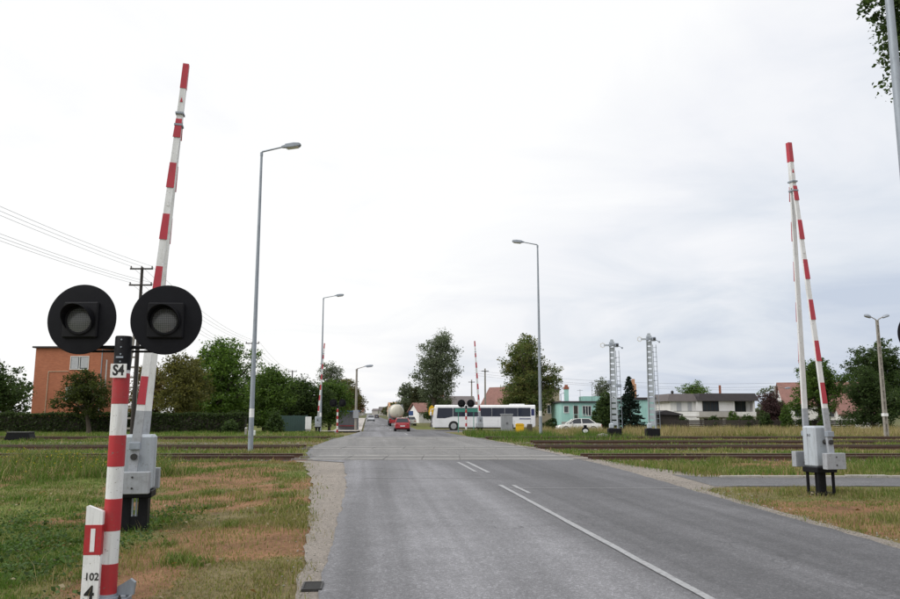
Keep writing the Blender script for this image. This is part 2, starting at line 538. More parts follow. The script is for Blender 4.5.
# ------------------------------------------------------------------ mesh helpers
class MB:
    def __init__(self):
        self.v = []; self.f = []; self.smooth = []

    def add(self, vs, fs, smooth=False):
        o = len(self.v)
        self.v += [tuple(map(float, p)) for p in vs]
        self.f += [tuple(i + o for i in f) for f in fs]
        self.smooth += [smooth] * len(fs)
        return self

    def box(self, x0, x1, y0, y1, z0, z1, bev=0.0, m=None):
        if x0 > x1: x0, x1 = x1, x0
        if y0 > y1: y0, y1 = y1, y0
        if z0 > z1: z0, z1 = z1, z0
        if bev <= 0:
            vs = [(x0, y0, z0), (x1, y0, z0), (x1, y1, z0), (x0, y1, z0), (x0, y0, z1), (x1, y0, z1), (x1, y1, z1), (x0, y1, z1)]
            fs = [(0, 3, 2, 1), (4, 5, 6, 7), (0, 1, 5, 4), (1, 2, 6, 5), (2, 3, 7, 6), (3, 0, 4, 7)]
        else:
            c = min(bev, (x1 - x0) * .49, (y1 - y0) * .49, (z1 - z0) * .49)
            vs = []; idx = {}
            for i, X in enumerate((x0, x1)):
                for j, Y in enumerate((y0, y1)):
                    for k, Z in enumerate((z0, z1)):
                        sx = 1 if i == 0 else -1; sy = 1 if j == 0 else -1; sz = 1 if k == 0 else -1
                        for a, p in enumerate(((X, Y + sy * c, Z + sz * c), (X + sx * c, Y, Z + sz * c), (X + sx * c, Y + sy * c, Z))):
                            idx[i, j, k, a] = len(vs); vs.append(p)
            fs = []
            q = lambda *k: idx[k]
            for i in (0, 1):
                fs.append((q(i, 0, 0, 0), q(i, 1, 0, 0), q(i, 1, 1, 0), q(i, 0, 1, 0)))
                fs.append((q(0, i, 0, 1), q(1, i, 0, 1), q(1, i, 1, 1), q(0, i, 1, 1)))
                fs.append((q(0, 0, i, 2), q(1, 0, i, 2), q(1, 1, i, 2), q(0, 1, i, 2)))
            for i in (0, 1):
                for j in (0, 1):
                    fs.append((q(i, j, 0, 0), q(i, j, 1, 0), q(i, j, 1, 1), q(i, j, 0, 1)))
                    fs.append((q(i, 0, j, 0), q(i, 1, j, 0), q(i, 1, j, 2), q(i, 0, j, 2)))
                    fs.append((q(0, i, j, 1), q(1, i, j, 1), q(1, i, j, 2), q(0, i, j, 2)))
                    for k in (0, 1):
                        fs.append((q(i, j, k, 0), q(i, j, k, 1), q(i, j, k, 2)))
            # orient outward
            cen = Vector(((x0 + x1) / 2, (y0 + y1) / 2, (z0 + z1) / 2))
            out = []
            for f in fs:
                p = [Vector(vs[i]) for i in f]
                n = (p[1] - p[0]).cross(p[2] - p[0])
                mid = sum(p, Vector()) / len(p)
                out.append(f if n.dot(mid - cen) > 0 else tuple(reversed(f)))
            fs = out
        if m is not None:
            vs = [tuple(m @ Vector(p)) for p in vs]
        return self.add(vs, fs)

    def tube(self, pts, rads, n=10, cap=True, smooth=True):
        """round bar through points with a radius at each"""
        pts = [Vector(p) for p in pts]
        if not hasattr(rads, '__len__'):
            rads = [rads] * len(pts)
        vs = []; fs = []
        up = None
        for i, p in enumerate(pts):
            a = pts[max(0, i - 1)]; b = pts[min(len(pts) - 1, i + 1)]
            d = (b - a).normalized()
            if up is None:
                up = Vector((0, 0, 1)) if abs(d.z) < 0.9 else Vector((1, 0, 0))
            s = d.cross(up).normalized(); up = s.cross(d).normalized()
            for k in range(n):
                t = 2 * math.pi * k / n
                vs.append(p + (s * math.cos(t) + up * math.sin(t)) * rads[i])
        for i in range(len(pts) - 1):
            for k in range(n):
                a = i * n + k; b = i * n + (k + 1) % n
                fs.append((a, b, b + n, a + n))
        self.add(vs, fs, smooth)
        if cap:
            o = len(self.v) - len(vs)
            self.f.append(tuple(o + k for k in reversed(range(n)))); self.smooth.append(False)
            self.f.append(tuple(o + (len(pts) - 1) * n + k for k in range(n))); self.smooth.append(False)
        return self

    def beam(self, p0, p1, s0, s1, xa=(1, 0, 0)):
        """rectangular bar, size (along xa, across) at both ends"""
        p0 = Vector(p0); p1 = Vector(p1); d = (p1 - p0).normalized()
        xa = Vector(xa); xa = (xa - d * xa.dot(d)).normalized(); ya = d.cross(xa)
        vs = []
        for p, s in ((p0, s0), (p1, s1)):
            for a, b in ((-1, -1), (1, -1), (1, 1), (-1, 1)):
                vs.append(p + xa * a * s[0] / 2 + ya * b * s[1] / 2)
        fs = [(0, 3, 2, 1), (4, 5, 6, 7), (0, 1, 5, 4), (1, 2, 6, 5), (2, 3, 7, 6), (3, 0, 4, 7)]
        return self.add(vs, fs)

    def prism(self, poly, a0, a1, axis='y', smooth=False):
        """extrude 2D polygon: axis y -> poly is (x,z); x -> (y,z); z -> (x,y)"""
        n = len(poly)
        mk = {'y': lambda p, a: (p[0], a, p[1]), 'x': lambda p, a: (a, p[0], p[1]), 'z': lambda p, a: (p[0], p[1], a)}[axis]
        vs = [mk(p, a0) for p in poly] + [mk(p, a1) for p in poly]
        fs = [tuple(range(n)), tuple(reversed(range(n, 2 * n)))]
        fs += [(i, i + n, (i + 1) % n + n, (i + 1) % n) for i in range(n)]
        return self.add(vs, fs)

    def lathe(self, prof, n=32, m=None, smooth=True):
        """profile (r, h) about local z"""
        vs = []; fs = []
        for r, h in prof:
            for k in range(n):
                t = 2 * math.pi * k / n
                vs.append((r * math.cos(t), r * math.sin(t), h))
        for i in range(len(prof) - 1):
            for k in range(n):
                a = i * n + k; b = i * n + (k + 1) % n
                fs.append((a, b, b + n, a + n))
        fs.append(tuple(reversed(range(n)))); fs.append(tuple((len(prof) - 1) * n + k for k in range(n)))
        if m is not None:
            vs = [tuple(m @ Vector(p)) for p in vs]
        return self.add(vs, fs, smooth)

    def mesh(self, name):
        me = bpy.data.meshes.new(name)
        me.from_pydata(self.v, [], self.f)
        if any(self.smooth):
            me.polygons.foreach_set('use_smooth', self.smooth)
        me.update()
        return me

    def build(self, name, material, parent=None, fix=True, sharp=True):
        me = self.mesh(name)
        if fix:
            import bmesh
            bm = bmesh.new(); bm.from_mesh(me)
            bmesh.ops.recalc_face_normals(bm, faces=bm.faces)
            bm.to_mesh(me); bm.free()
        if any(self.smooth) and sharp:
            me.set_sharp_from_angle(angle=R(40))
        return link(name, me, material, parent)


def link(name, me, material, parent=None):
    o = bpy.data.objects.new(name, me)
    C.objects.link(o)
    if material:
        me.materials.clear()
        me.materials.append(M[material])
    if parent:
        o.parent = parent
    return o


def tag(o, label, cat, group=None):
    o['label'] = label; o['category'] = cat
    if group: o['group'] = group
    return o


def struct(o):
    o['kind'] = 'structure'
    return o


def stuff(o, label=None, cat=None):
    o['kind'] = 'stuff'
    if label: o['label'] = label
    if cat: o['category'] = cat
    return o


def thing(name, label, cat, loc=(0, 0, 0), rz=0.0, group=None):
    o = bpy.data.objects.new(name, None)
    o.empty_display_size = 0.2
    C.objects.link(o)
    o.location = loc; o.rotation_euler = (0, 0, rz)
    return tag(o, label, cat, group)


def dup(root, loc, rz, label, group=None):
    def cp(o, par):
        c = o.copy(); C.objects.link(c); c.parent = par
        for ch in o.children:
            cp(ch, c)
        return c
    r = cp(root, None)
    r.location = loc; r.rotation_euler = (0, 0, rz)
    r['label'] = label
    if group: r['group'] = group
    return r


def np_mesh(name, verts, faces, material, parent=None, cols=None, uvs=None, smooth=False):
    """verts (n,3), faces (m,k) numpy"""
    me = bpy.data.meshes.new(name)
    n = len(verts); m, k = faces.shape
    me.vertices.add(n)
    me.vertices.foreach_set('co', np.ascontiguousarray(verts, dtype=np.float32).ravel())
    me.loops.add(m * k)
    me.loops.foreach_set('vertex_index', np.ascontiguousarray(faces, dtype=np.int32).ravel())
    me.polygons.add(m)
    me.polygons.foreach_set('loop_start', np.arange(0, m * k, k, dtype=np.int32))
    if smooth:
        me.polygons.foreach_set('use_smooth', np.ones(m, dtype=bool))
    me.update(calc_edges=True)
    if cols is not None:
        a = me.color_attributes.new('col', 'FLOAT_COLOR', 'POINT')
        rgba = np.ones((n, 4), dtype=np.float32); rgba[:, :cols.shape[1]] = cols
        a.data.foreach_set('color', rgba.ravel())
    if uvs is not None:
        l = me.uv_layers.new(name='UVMap')
        l.data.foreach_set('uv', np.ascontiguousarray(uvs[faces.ravel()], dtype=np.float32).ravel())
    return link(name, me, material, parent)


def grid_faces(ny, nx):
    i = np.arange(ny * nx).reshape(ny, nx)
    return np.stack([i[:-1, :-1], i[:-1, 1:], i[1:, 1:], i[1:, :-1]], -1).reshape(-1, 4)


def text_obj(txt, size, material, parent, loc, rot, name='lettering', depth=0.001, xs=1.0, bold=0.0):
    cu = bpy.data.curves.new(name, 'FONT')
    cu.body = txt; cu.size = size; cu.extrude = depth; cu.offset = bold
    cu.align_x = 'CENTER'; cu.align_y = 'CENTER'
    cu.resolution_u = 4
    t = bpy.data.objects.new(name, cu)
    C.objects.link(t)
    bpy.context.view_layer.update()
    dg = bpy.context.evaluated_depsgraph_get()
    me = bpy.data.meshes.new_from_object(t.evaluated_get(dg))
    bpy.data.objects.remove(t)
    me.name = name
    o = link(name, me, material, parent)
    o.location = loc; o.rotation_euler = rot; o.scale = (xs, 1, 1)
    return o


# ------------------------------------------------------------------ ground colours
GREEN = np.array((0.085, 0.125, 0.028)); OLIVE = np.array((0.18, 0.19, 0.05))
STRAW = np.array((0.36, 0.30, 0.15)); SOIL = np.array((0.25, 0.145, 0.085)); DRY = np.array((0.20, 0.165, 0.085))


def lush(x, y):
    dl = road_l(y) - x
    return sstep(1.9, 3.3, dl + 0.9 * (fbm(x * .9 + 2, y * .9 + 5, 3) - .5)) * (1 - sstep(9.5, 14.5, y + 2 * (fbm(x * .5, y * .5, 2) - .5)))


def soil_mask(x, y):
    dl = road_l(y) - x
    n = fbm(x * 0.55 + 40, y * 0.42 + 11, 4)
    bias = 0.11 * sstep(0.3, 1.2, dl) * (1 - sstep(3.2, 6.0, dl)) * (1 - sstep(22, 30, y))
    left = sstep(0.545, 0.64, n + bias) * (1 - .9 * lush(x, y))
    dr = x - road_r(y)
    n2 = fbm(x * 0.6 + 5, y * 0.6 + 70, 4)
    right = sstep(0.56, 0.70, n2 + 0.06 * (1 - sstep(10, 18, np.abs(y - 10)))) * 0.8
    m = np.where(dl > 0, left, np.where(dr > 0, right, 0))
    return m * (1 - sstep(26, 34, y))


def soil_raw(x, y):
    dl = road_l(y) - x; dr = x - road_r(y)
    bias = 0.11 * sstep(0.3, 1.2, dl) * (1 - sstep(3.2, 6.0, dl)) * (1 - sstep(22, 30, y))
    a = fbm(x * 0.55 + 40, y * 0.42 + 11, 4) + bias - .3 * lush(x, y)
    b = fbm(x * 0.6 + 5, y * 0.6 + 70, 4) + 0.06 * (1 - sstep(10, 18, np.abs(y - 10))) - .02
    m = np.where(dl > 0, a, np.where(dr > 0, b, 0.3))
    return m * (1 - sstep(26, 34, y))


def greenness(x, y):
    n = fbm(x * 0.30 + 3, y * 0.30 + 8, 4)
    dl = road_l(y) - x; dr = x - road_r(y)
    b = np.where(dl > 0, 0.16 * sstep(2.5, 6.5, dl) - 0.08, 0.0)
    b = b + np.where(dr > 0, -0.03 * (1 - sstep(15, 17, y)) + .06 * sstep(18, 19, y) * (1 - sstep(27, 30, y)), 0.0)
    b = b + 0.25 * sstep(26, 34, y) * (1 - sstep(48, 54, y)) * (dr > 0) * (1 - sstep(10, 20, x))
    b = b + 0.06 * sstep(20, 30, y) * (1 - sstep(50, 58, y))
    b = b - 0.35 * sstep(49, 55, y) * (1 - sstep(66, 72, y)) * (dr > 4)
    b = b + 0.10 * sstep(44, 52, y) * (dl > 2)
    b = b - 0.20 * sstep(29, 32, y) * (1 - sstep(48, 50, y)) * sstep(6, 12, x)
    b = b + 0.5 * lush(x, y) * (dl > 0)
    return np.clip((n + b - 0.34) / 0.34, 0, 1)


def ground_col(x, y):
    g = greenness(x, y)[..., None]
    c = DRY * (1 - g) + (0.55 * OLIVE + 0.45 * GREEN) * g
    fade = sstep(90, 200, y)[..., None]
    c = c * (1 - fade) + np.array((0.11, 0.115, 0.05)) * fade
    # grey ballast close to the rails
    bal = np.zeros_like(np.asarray(x, float))
    for i, t in enumerate(TRACKS):
        w = (1 - sstep(0.9, 1.8, np.abs(y - t))) * sstep(0.36, 0.55, fbm(x * 0.7, y * 0.9 + 31, 3))
        bal = np.maximum(bal, w * 0.85)
    bal = bal[..., None]
    return c * (1 - bal) + np.array((0.13, 0.095, 0.07)) * bal


# ------------------------------------------------------------------ the setting
def build_ground():
    far = [50, 58, 68, 80, 100, 130, 180, 260, 400, 700, 1200, 2500]
    xs = np.concatenate([[-a for a in reversed(far)], np.arange(-42, 42.01, 0.35), far])
    ys = np.concatenate([[-400, -150, -60, -25, -10, -4], np.arange(0, 30, 0.25), np.arange(30, 70, 0.5),
                         np.arange(70, 100, 1.5), [104, 110, 120, 135, 155, 180, 220, 280, 380, 550, 850, 1400, 2400, 4500]])
    X, Y = np.meshgrid(xs, ys)
    Z = gz(X, Y)
    V = np.stack([X, Y, Z], -1).reshape(-1, 3)
    struct(np_mesh('ground', V, grid_faces(len(ys), len(xs)), 'ground', cols=np.concatenate([ground_col(X, Y), soil_raw(X, Y)[..., None]], -1).reshape(-1, 4), smooth=True))


def strip(name, ys, lf, rf, zf, material, nx=13, rag=0.0, seed=1, kind=True, parent=None):
    ys = np.asarray(ys, float)
    L = lf(ys); Rr = rf(ys)
    if rag:
        L = L + rag * (fbm(ys * 2.1, ys * 0 + seed, 4) - 0.5) * 2
        Rr = Rr + rag * (fbm(ys * 2.3 + 50, ys * 0 + seed, 4) - 0.5) * 2
    t = np.linspace(0, 1, nx)
    X = L[:, None] * (1 - t) + Rr[:, None] * t
    Y = np.repeat(ys[:, None], nx, 1)
    Z = np.repeat(np.asarray(zf(ys) if callable(zf) else np.full(len(ys), zf))[:, None], nx, 1)
    V = np.stack([X, Y, Z], -1).reshape(-1, 3)
    U = np.stack([X - xc(Y), Y], -1).reshape(-1, 2)
    o = np_mesh(name, V, grid_faces(len(ys), nx), material, cols=None, uvs=U, smooth=True, parent=parent)
    if kind: struct(o)
    return o


YS = np.concatenate([[-80, -40, -20, -8, 0], np.arange(2, 70, 0.2), np.arange(70, 100, 1), [105, 120, 150, 200, 300, 450, 700, 1100, 1600]])
build_ground()
strip('road', YS, road_l, road_r, road_z, 'asphalt', rag=0.06)

# old bleached asphalt over the crossing area
strip('crossing_surface', np.arange(25.4, 50.1, 0.2), lambda y: road_l(y) + 0.15, lambda y: road_r(y) - 0.15, 0.029, 'asphalt_old', rag=0.05, seed=9)

# sandy shoulder on the left, ragged gravel edge on the right
SH_Y = np.arange(-6, 25.4, 0.2)
strip('gravel_shoulder', SH_Y, lambda y: np.interp(y, [-6, 6.7, 9.7, 14, 18, 24.3, 25.4], [-0.45, -1.30, -1.74, -2.5, -3.2, -4.6, -5.2]),
      lambda y: road_l(y) + 0.10, 0.012, 'gravel', nx=9, rag=0.09, seed=4)
strip('gravel_verge', np.arange(-6, 50, 0.2), lambda y: road_r(y) - 0.10,
      lambda y: road_r(y) + np.interp(y, [-6, 9, 13, 15.6, 16.3, 16.8, 18.5, 20, 22, 24, 30, 40, 50], [0.22, 0.22, 0.25, 0.3, 0.7, 2.3, 2.4, 1.7, 1.1, 0.8, 0.55, 0.4, 0.2]),
      0.010, 'gravel', nx=7, rag=0.10, seed=6)

# side lane to the right, parallel to the railway
lane_x = np.arange(5.6, 60.1, 0.3)


def lane():
    lo = 16.5 + 0.06 * (fbm(lane_x * 1.7, lane_x * 0 + 2, 3) - 0.5) * 2 
    hi = 18.6 + 0.05 * (fbm(lane_x * 1.7, lane_x * 0 + 8, 3) - 0.5) * 2 + 2.0 * np.exp(-((lane_x - 4.6) / 1.2) ** 2)
    t = np.linspace(0, 1, 7)
    Y = lo[:, None] * (1 - t) + hi[:, None] * t
    X = np.repeat(lane_x[:, None], 7, 1)
    V = np.stack([X, Y, np.full_like(X, 0.016)], -1).reshape(-1, 3)
    struct(np_mesh('side_lane', V, grid_faces(len(lane_x), 7)[:, ::-1], 'path_asphalt', uvs=np.stack([Y, X], -1).reshape(-1, 2), smooth=True))


lane()
kerb = struct(bpy.data.objects.new('kerb', None)); C.objects.link(kerb)
kerb.location = (0, 0, 0)
kb = MB().box(-0.49, 0.49, -0.06, 0.06, -0.10, 0.055, 0.012).mesh('kerb_stone')
for i in range(32):
    o = link('kerb_stone', kb, 'concrete', kerb)
    o.location = (7.0 + i * 1.0, 18.72 + random.uniform(-.012, .012), 0.02 + random.uniform(-.015, .01))
    o.rotation_euler = (random.uniform(-.03, .03), random.uniform(-.008, .008), random.uniform(-.012, .012))

# street beyond the railway where the bus turns, and the pavement on the far left
st_x = np.arange(-6.5, 90, 1.5)
t_ = np.linspace(0, 1, 12)
Yst = np.repeat((75.5 + 20 * t_)[None, :], len(st_x), 0); Xst = np.repeat(st_x[:, None], 12, 1)
struct(np_mesh('side_street', np.stack([Xst, Yst, base_z(Yst) + 0.012], -1).reshape(-1, 3), grid_faces(len(st_x), 12)[:, ::-1], 'path_asphalt',
               uvs=np.stack([Yst, Xst], -1).reshape(-1, 2), smooth=True))
strip('pavement', np.concatenate([np.arange(62, 100, 1.0), [110, 140, 200, 300]]), lambda y: road_l(y) - 3.4, lambda y: road_l(y) - 0.2,
      lambda y: base_z(y) + 0.10, 'paving', nx=5)


# painted lines
def line(name, y0, y1, u, w, label=None, z=0.0335, rag=0.012):
    o = strip(name, np.arange(y0, y1 + .01, 0.15), lambda y: xc(y) + u - w / 2, lambda y: xc(y) + u + w / 2, lambda y: base_z(y) + z, 'paint_line', nx=2, rag=rag, seed=int(y0 * 7) % 40)
    return o


line('road_marking', 1.0, 16.6, 0.0, 0.088)
line('road_marking', 14.9, 16.6, 0.27, 0.085)
line('road_marking', 20.3, 24.2, 0.0, 0.09)
line('road_marking', 20.0, 24.4, 0.30, 0.10)
for k in range(14):
    line('road_marking', 54 + k * 12, 58 + k * 12, 0.0, 0.13)
for y0, xa, xb, w in ((15.95, 1.2, 4.75, 0.055), (18.4, -2.0, 1.2, 0.05)):
    xx = np.arange(xa, xb, 0.1)
    yy = y0 + 0.05 * (fbm(xx * 1.2, xx * 0 + y0, 3) - 0.5)
    V = np.concatenate([np.stack([xx, yy - w / 2, np.full_like(xx, 0.0325)], -1), np.stack([xx, yy + w / 2, np.full_like(xx, 0.0325)], -1)])
    n = len(xx); i = np.arange(n - 1)
    struct(np_mesh('asphalt_seam', V, np.stack([i, i + 1, i + n + 1, i + n], -1), 'seam'))


# railway: rails, sleepers, crossing slabs
def rail_profile():
    return [(-.06, 0), (.06, 0), (.06, .012), (.012, .03), (.012, .11), (.034, .12), (.034, .15), (-.034, .15), (-.034, .12), (-.012, .11), (-.012, .03), (-.06, .012)]


def track(y, x0, x1, label, z=0.0, sleepers=True, bury=0.02, cross=True):
    t = thing('railway_track', label, 'railway track', (0, y, z), 0.0, None)
    for s in (-0.7525, 0.7525):
        spans = [(x0, float(road_l(y)) - 0.4), (float(road_r(y)) + 0.4, x1)] if x0 < road_l(y) < x1 else [(x0, x1)]
        for a, b in spans:
            mb = MB().prism([(p[0] + s, p[1] - bury) for p in rail_profile()], a, b, 'x')
            r = mb.build('rail', 'rust', t)
            MB().box(a, b, s - .03, s + .03, .1495 - bury, .1525 - bury).build('rail_head', 'rail_top', r)
    if sleepers:
        mb = MB()
        x = x0
        while x < x1:
            if not (road_l(y) - 0.4 < x < road_r(y) + 0.4):
                d = random.uniform(-.03, .03)
                mb.box(x - .12, x + .12, -1.25 + d, 1.25 + d, -.14 - bury, random.uniform(-0.005, .02) - bury, 0.015)
            x += .62 + random.uniform(-.02, .02)
        stuff(mb.build('sleepers', 'sleeper_wood', t, fix=False))
    return t


track(TRACKS[0], -70, 70, 'overgrown railway track closest to the roadside grass and small striped post', z=0.0)
track(TRACKS[1], -70, 90, 'rusty railway track running just beyond the tall lamp post with white band', z=0.0)
track(TRACKS[2], 4.2, 90, 'rusty railway siding that ends right beside the road crossing', z=0.0, cross=False)
track(TRACKS[3], -70, 100, 'rusty railway track passing the feet of the two signal masts', z=0.0)

for ti, ty in enumerate((TRACKS[0], TRACKS[1], TRACKS[3])):
    cs = struct(bpy.data.objects.new('level_crossing', None)); C.objects.link(cs)
    cs.location = (float(xc(ty)), ty, 0)
    wl, wr = float(road_l(ty) - xc(ty)) + 0.1, float(road_r(ty) - xc(ty)) - 0.1
    n = 7
    w = (wr - wl) / n
    for (a, b) in ((-1.15, -0.80), (-0.69, 0.69), (0.80, 1.15)):
        sm = MB().box(-w / 2 + .012, w / 2 - .012, a, b, -.1, .046, .012).mesh('slab')
        for k in range(n):
            o = link('slab', sm, 'slab_concrete' if a != -0.69 else 'slab_dark', cs)
            o.location = (wl + (k + .5) * w, random.uniform(-.01, .01), random.uniform(-.004, .004))
            o.rotation_euler = (random.uniform(-.006, .006), random.uniform(-.003, .003), random.uniform(-.003, .003))
    for s in (-0.7525, 0.7525):
        MB().box(wl - .6, wr + .6, s - .034, s + .034, -.1, .042).build('rail', 'rail_top', cs)

# drain grate in the left shoulder
dg_ = thing('drain_grate', 'small black iron drain grate in the sandy road shoulder', 'drain grate', (-1.22, 7.05, 0.018), R(6))
dg_.scale = (.85, .62, 1)
MB().box(-.085, .085, -.24, -.215, -.03, .02).box(-.085, .085, .215, .24, -.03, .02).box(-.105, -.085, -.24, .24, -.03, .02).box(.085, .105, -.24, .24, -.03, .02).build('frame', 'dark_steel', dg_)
MB().box(-.085, .085, -.215, .215, -.03, -.02).build('pit', 'black_ink', dg_)
bar = MB().box(-.085, .085, -.012, .012, -.018, .016, .003).mesh('bar')
for k in range(8):
    o = link('bar', bar, 'dark_steel', dg_); o.location = (0, -.19 + k * .054, 0)


# ------------------------------------------------------------------ crossing signals
def make_signal(label, loc, rz, plate=True):
    t = thing('crossing_signal', label, 'crossing signal', loc, rz, 'crossing signals at the railway')
    H0 = 2.20
    MB().tube([(0, 0, 0.02), (0, 0, 1.92)], 0.067, 20).build('post', 'white_paint', t)
    for k in range(4):
        z0 = 0.03 + k * 0.528
        MB().lathe([(.0675, z0), (.0695, z0 + .002), (.0695, z0 + .260), (.0675, z0 + .262)], 24).build('red_band', 'red_paint', t)
    top = MB().lathe([(.071, 1.905), (.071, H0 - .012), (.064, H0), (.02, H0 + .004)], 24).build('post_cap', 'black_paint', t)
    mb = MB()
    for z in (2.165, 2.10, 2.04, 1.975):
        mb.lathe([(.007, 0), (.007, .008)], 8, Matrix.Translation((0.008, -.0705, z)) @ Matrix.Rotation(R(90), 4, 'X'))
    stuff(mb.build('bolts', 'galvanised', top))
    MB().box(-.03, .03, -.0755, -.0705, 2.005, 2.02).build('name_strip', 'lamp_grey', top)
    MB().tube([(-.40, .02, 2.105), (.40, .02, 2.105)], .016, 10).tube([(-.34, .10, 2.075), (.34, .10, 2.075)], .010, 8).build('crossbar', 'black_paint', t)
    for s, sw in ((-1, -5.0), (1, 2.0)):
        x = 0.362 * s
        base = Matrix.Translation((x, -.02, 2.345)) @ Matrix.Rotation(R(sw), 4, 'Z')
        mm = base @ Matrix.Rotation(R(90), 4, 'X')       # local z -> -y
        sh = MB().lathe([(.28, -.006), (.304, -.004), (.307, 0), (.304, .005), (.28, .007)], 64, mm).build('shield', 'black_plate', t)
        MB().box(-.155, .155, -.036, -.0065, -.165, .150, .012, base).box(-.14, .14, .008, .12, -.15, .14, .02, base).build('lamp_housing', 'black_paint', sh)
        mm2 = base @ Matrix.Translation((0, -.036, -.012)) @ Matrix.Rotation(R(90), 4, 'X')
        MB().lathe([(.126, -.002), (.130, .012), (.122, .016), (.116, .010)], 40, mm2).build('lens_ring', 'black_paint', sh)
        lens = MB().lathe([(.117, .004), (.095, .015), (.055, .024), (.014, .027)], 40).build('lens', 'signal_lens', sh)
        lens.matrix_local = mm2
        # visor: upper part of an open tube, longer at the top
        n = 34; r = .132; vs = []; fs = []
        for k in range(n + 1):
            a = R(-32) + (math.pi + R(64)) * k / n
            ln = 0.05 + 0.085 * max(0, math.sin(a)) ** 0.8 if math.sin(a) > 0 else 0.05 * (1 + math.sin(a) * 1.6)
            ln = max(ln, .004)
            for rr in (r, r - .004):
                vs.append(base @ Vector((rr * math.cos(a), -.046, -.012 + rr * math.sin(a))))
                vs.append(base @ Vector((rr * math.cos(a), -.046 - ln, -.014 + rr * math.sin(a))))
        for k in range(n):
            a = k * 4; b = a + 4
            fs += [(a, a + 1, b + 1, b), (a + 2, b + 2, b + 3, a + 3), (a + 1, a + 3, b + 3, b + 1), (a, b, b + 2, a + 2)]
        fs += [(0, 2, 3, 1), (n * 4, n * 4 + 1, n * 4 + 3, n * 4 + 2)]
        MB().add(vs, fs, True).build('visor', 'black_paint', sh)
        MB().tube([(x, 0, 2.105), (x, .03, 2.22)], .014, 8).build('bracket', 'black_paint', t)
    if plate:
        pl = MB().box(-.068, .068, -.0795, -.0745, 1.835, 1.955, .002).build('number_plate', 'board_white', t)
        text_obj('S4', .125, 'black_ink', pl, (0, -.0805, 1.897), (R(90), 0, 0), xs=.80, bold=.004)
    b = MB().box(-.16, .16, -.12, .12, -.03, .012, .006)
    b.lathe([(.10, .012), (.10, .026), (.075, .03), (.072, .05)], 20)
    base_o = b.build('base_plate', 'galvanised', t)
    mb = MB()
    for a in (-.13, .13):
        for c in (-.09, .09):
            mb.lathe([(.014, .012), (.014, .038), (.008, .04), (.008, .055)], 8, Matrix.Translation((a, c, 0)))
    stuff(mb.build('bolts', 'dark_steel', base_o))
    MB().prism([(.06, .03), (.20, .03), (.21, .13), (.17, .16), (.07, .10)], .02, .06, 'y').build('clamp', 'galvanised', t)
    return t


sig_z = gzf(-2.85, 6.62)
signal = make_signal('black twin-disc crossing signal marked S4 on a striped post beside numbered board', (-2.85, 6.62, sig_z + 0.055), R(3))

# kilometre style marker board next to the signal
bd = thing('marker_board', 'white marker board with red panel and black numbers 102 and 4 beside striped post', 'marker board', (-2.945, 6.52, gzf(-2.99, 6.52) - 0.045), R(4))
MB().prism([(-.073, 0), (.063, 0), (.063, .835), (.045, .845), (-.060, .885), (-.073, .88)], -.022, .022, 'y').build('board', 'board_white', bd)
rp = MB().box(-.075, .065, -.0245, .0245, .49, .73, .001).build('red_panel', 'red_paint', bd)
MB().box(-.024, .012, -.0275, -.0245, .515, .70).build('white_bar', 'board_white', rp)
text_obj('102', .082, 'black_ink', bd, (.006, -.0235, .315), (R(90), 0, R(0)), bold=.0015, xs=.95)
text_obj('4', .150, 'black_ink', bd, (-.006, -.0235, .185), (R(90), 0, R(0)), bold=.005)

sig_r = dup(signal, (6.03, 9.0, 0.14), R(-6), 'black twin-disc crossing signal in the dry grass near the large grey lamp post', None)
sig_fr = dup(signal, (1.27, 60.4, -0.06), R(180), 'small black twin-disc signal on striped post in front of the white bus', None)
sig_fl = dup(signal, (-8.85, 60.5, -0.02), R(176), 'small black twin-disc signal on striped post by the paved footway', None)
for s in (sig_r, sig_fr, sig_fl):
    for ch in list(s.children):
        if ch.name.startswith('number_plate'):
            for g in list(ch.children): bpy.data.objects.remove(g)
            bpy.data.objects.remove(ch)


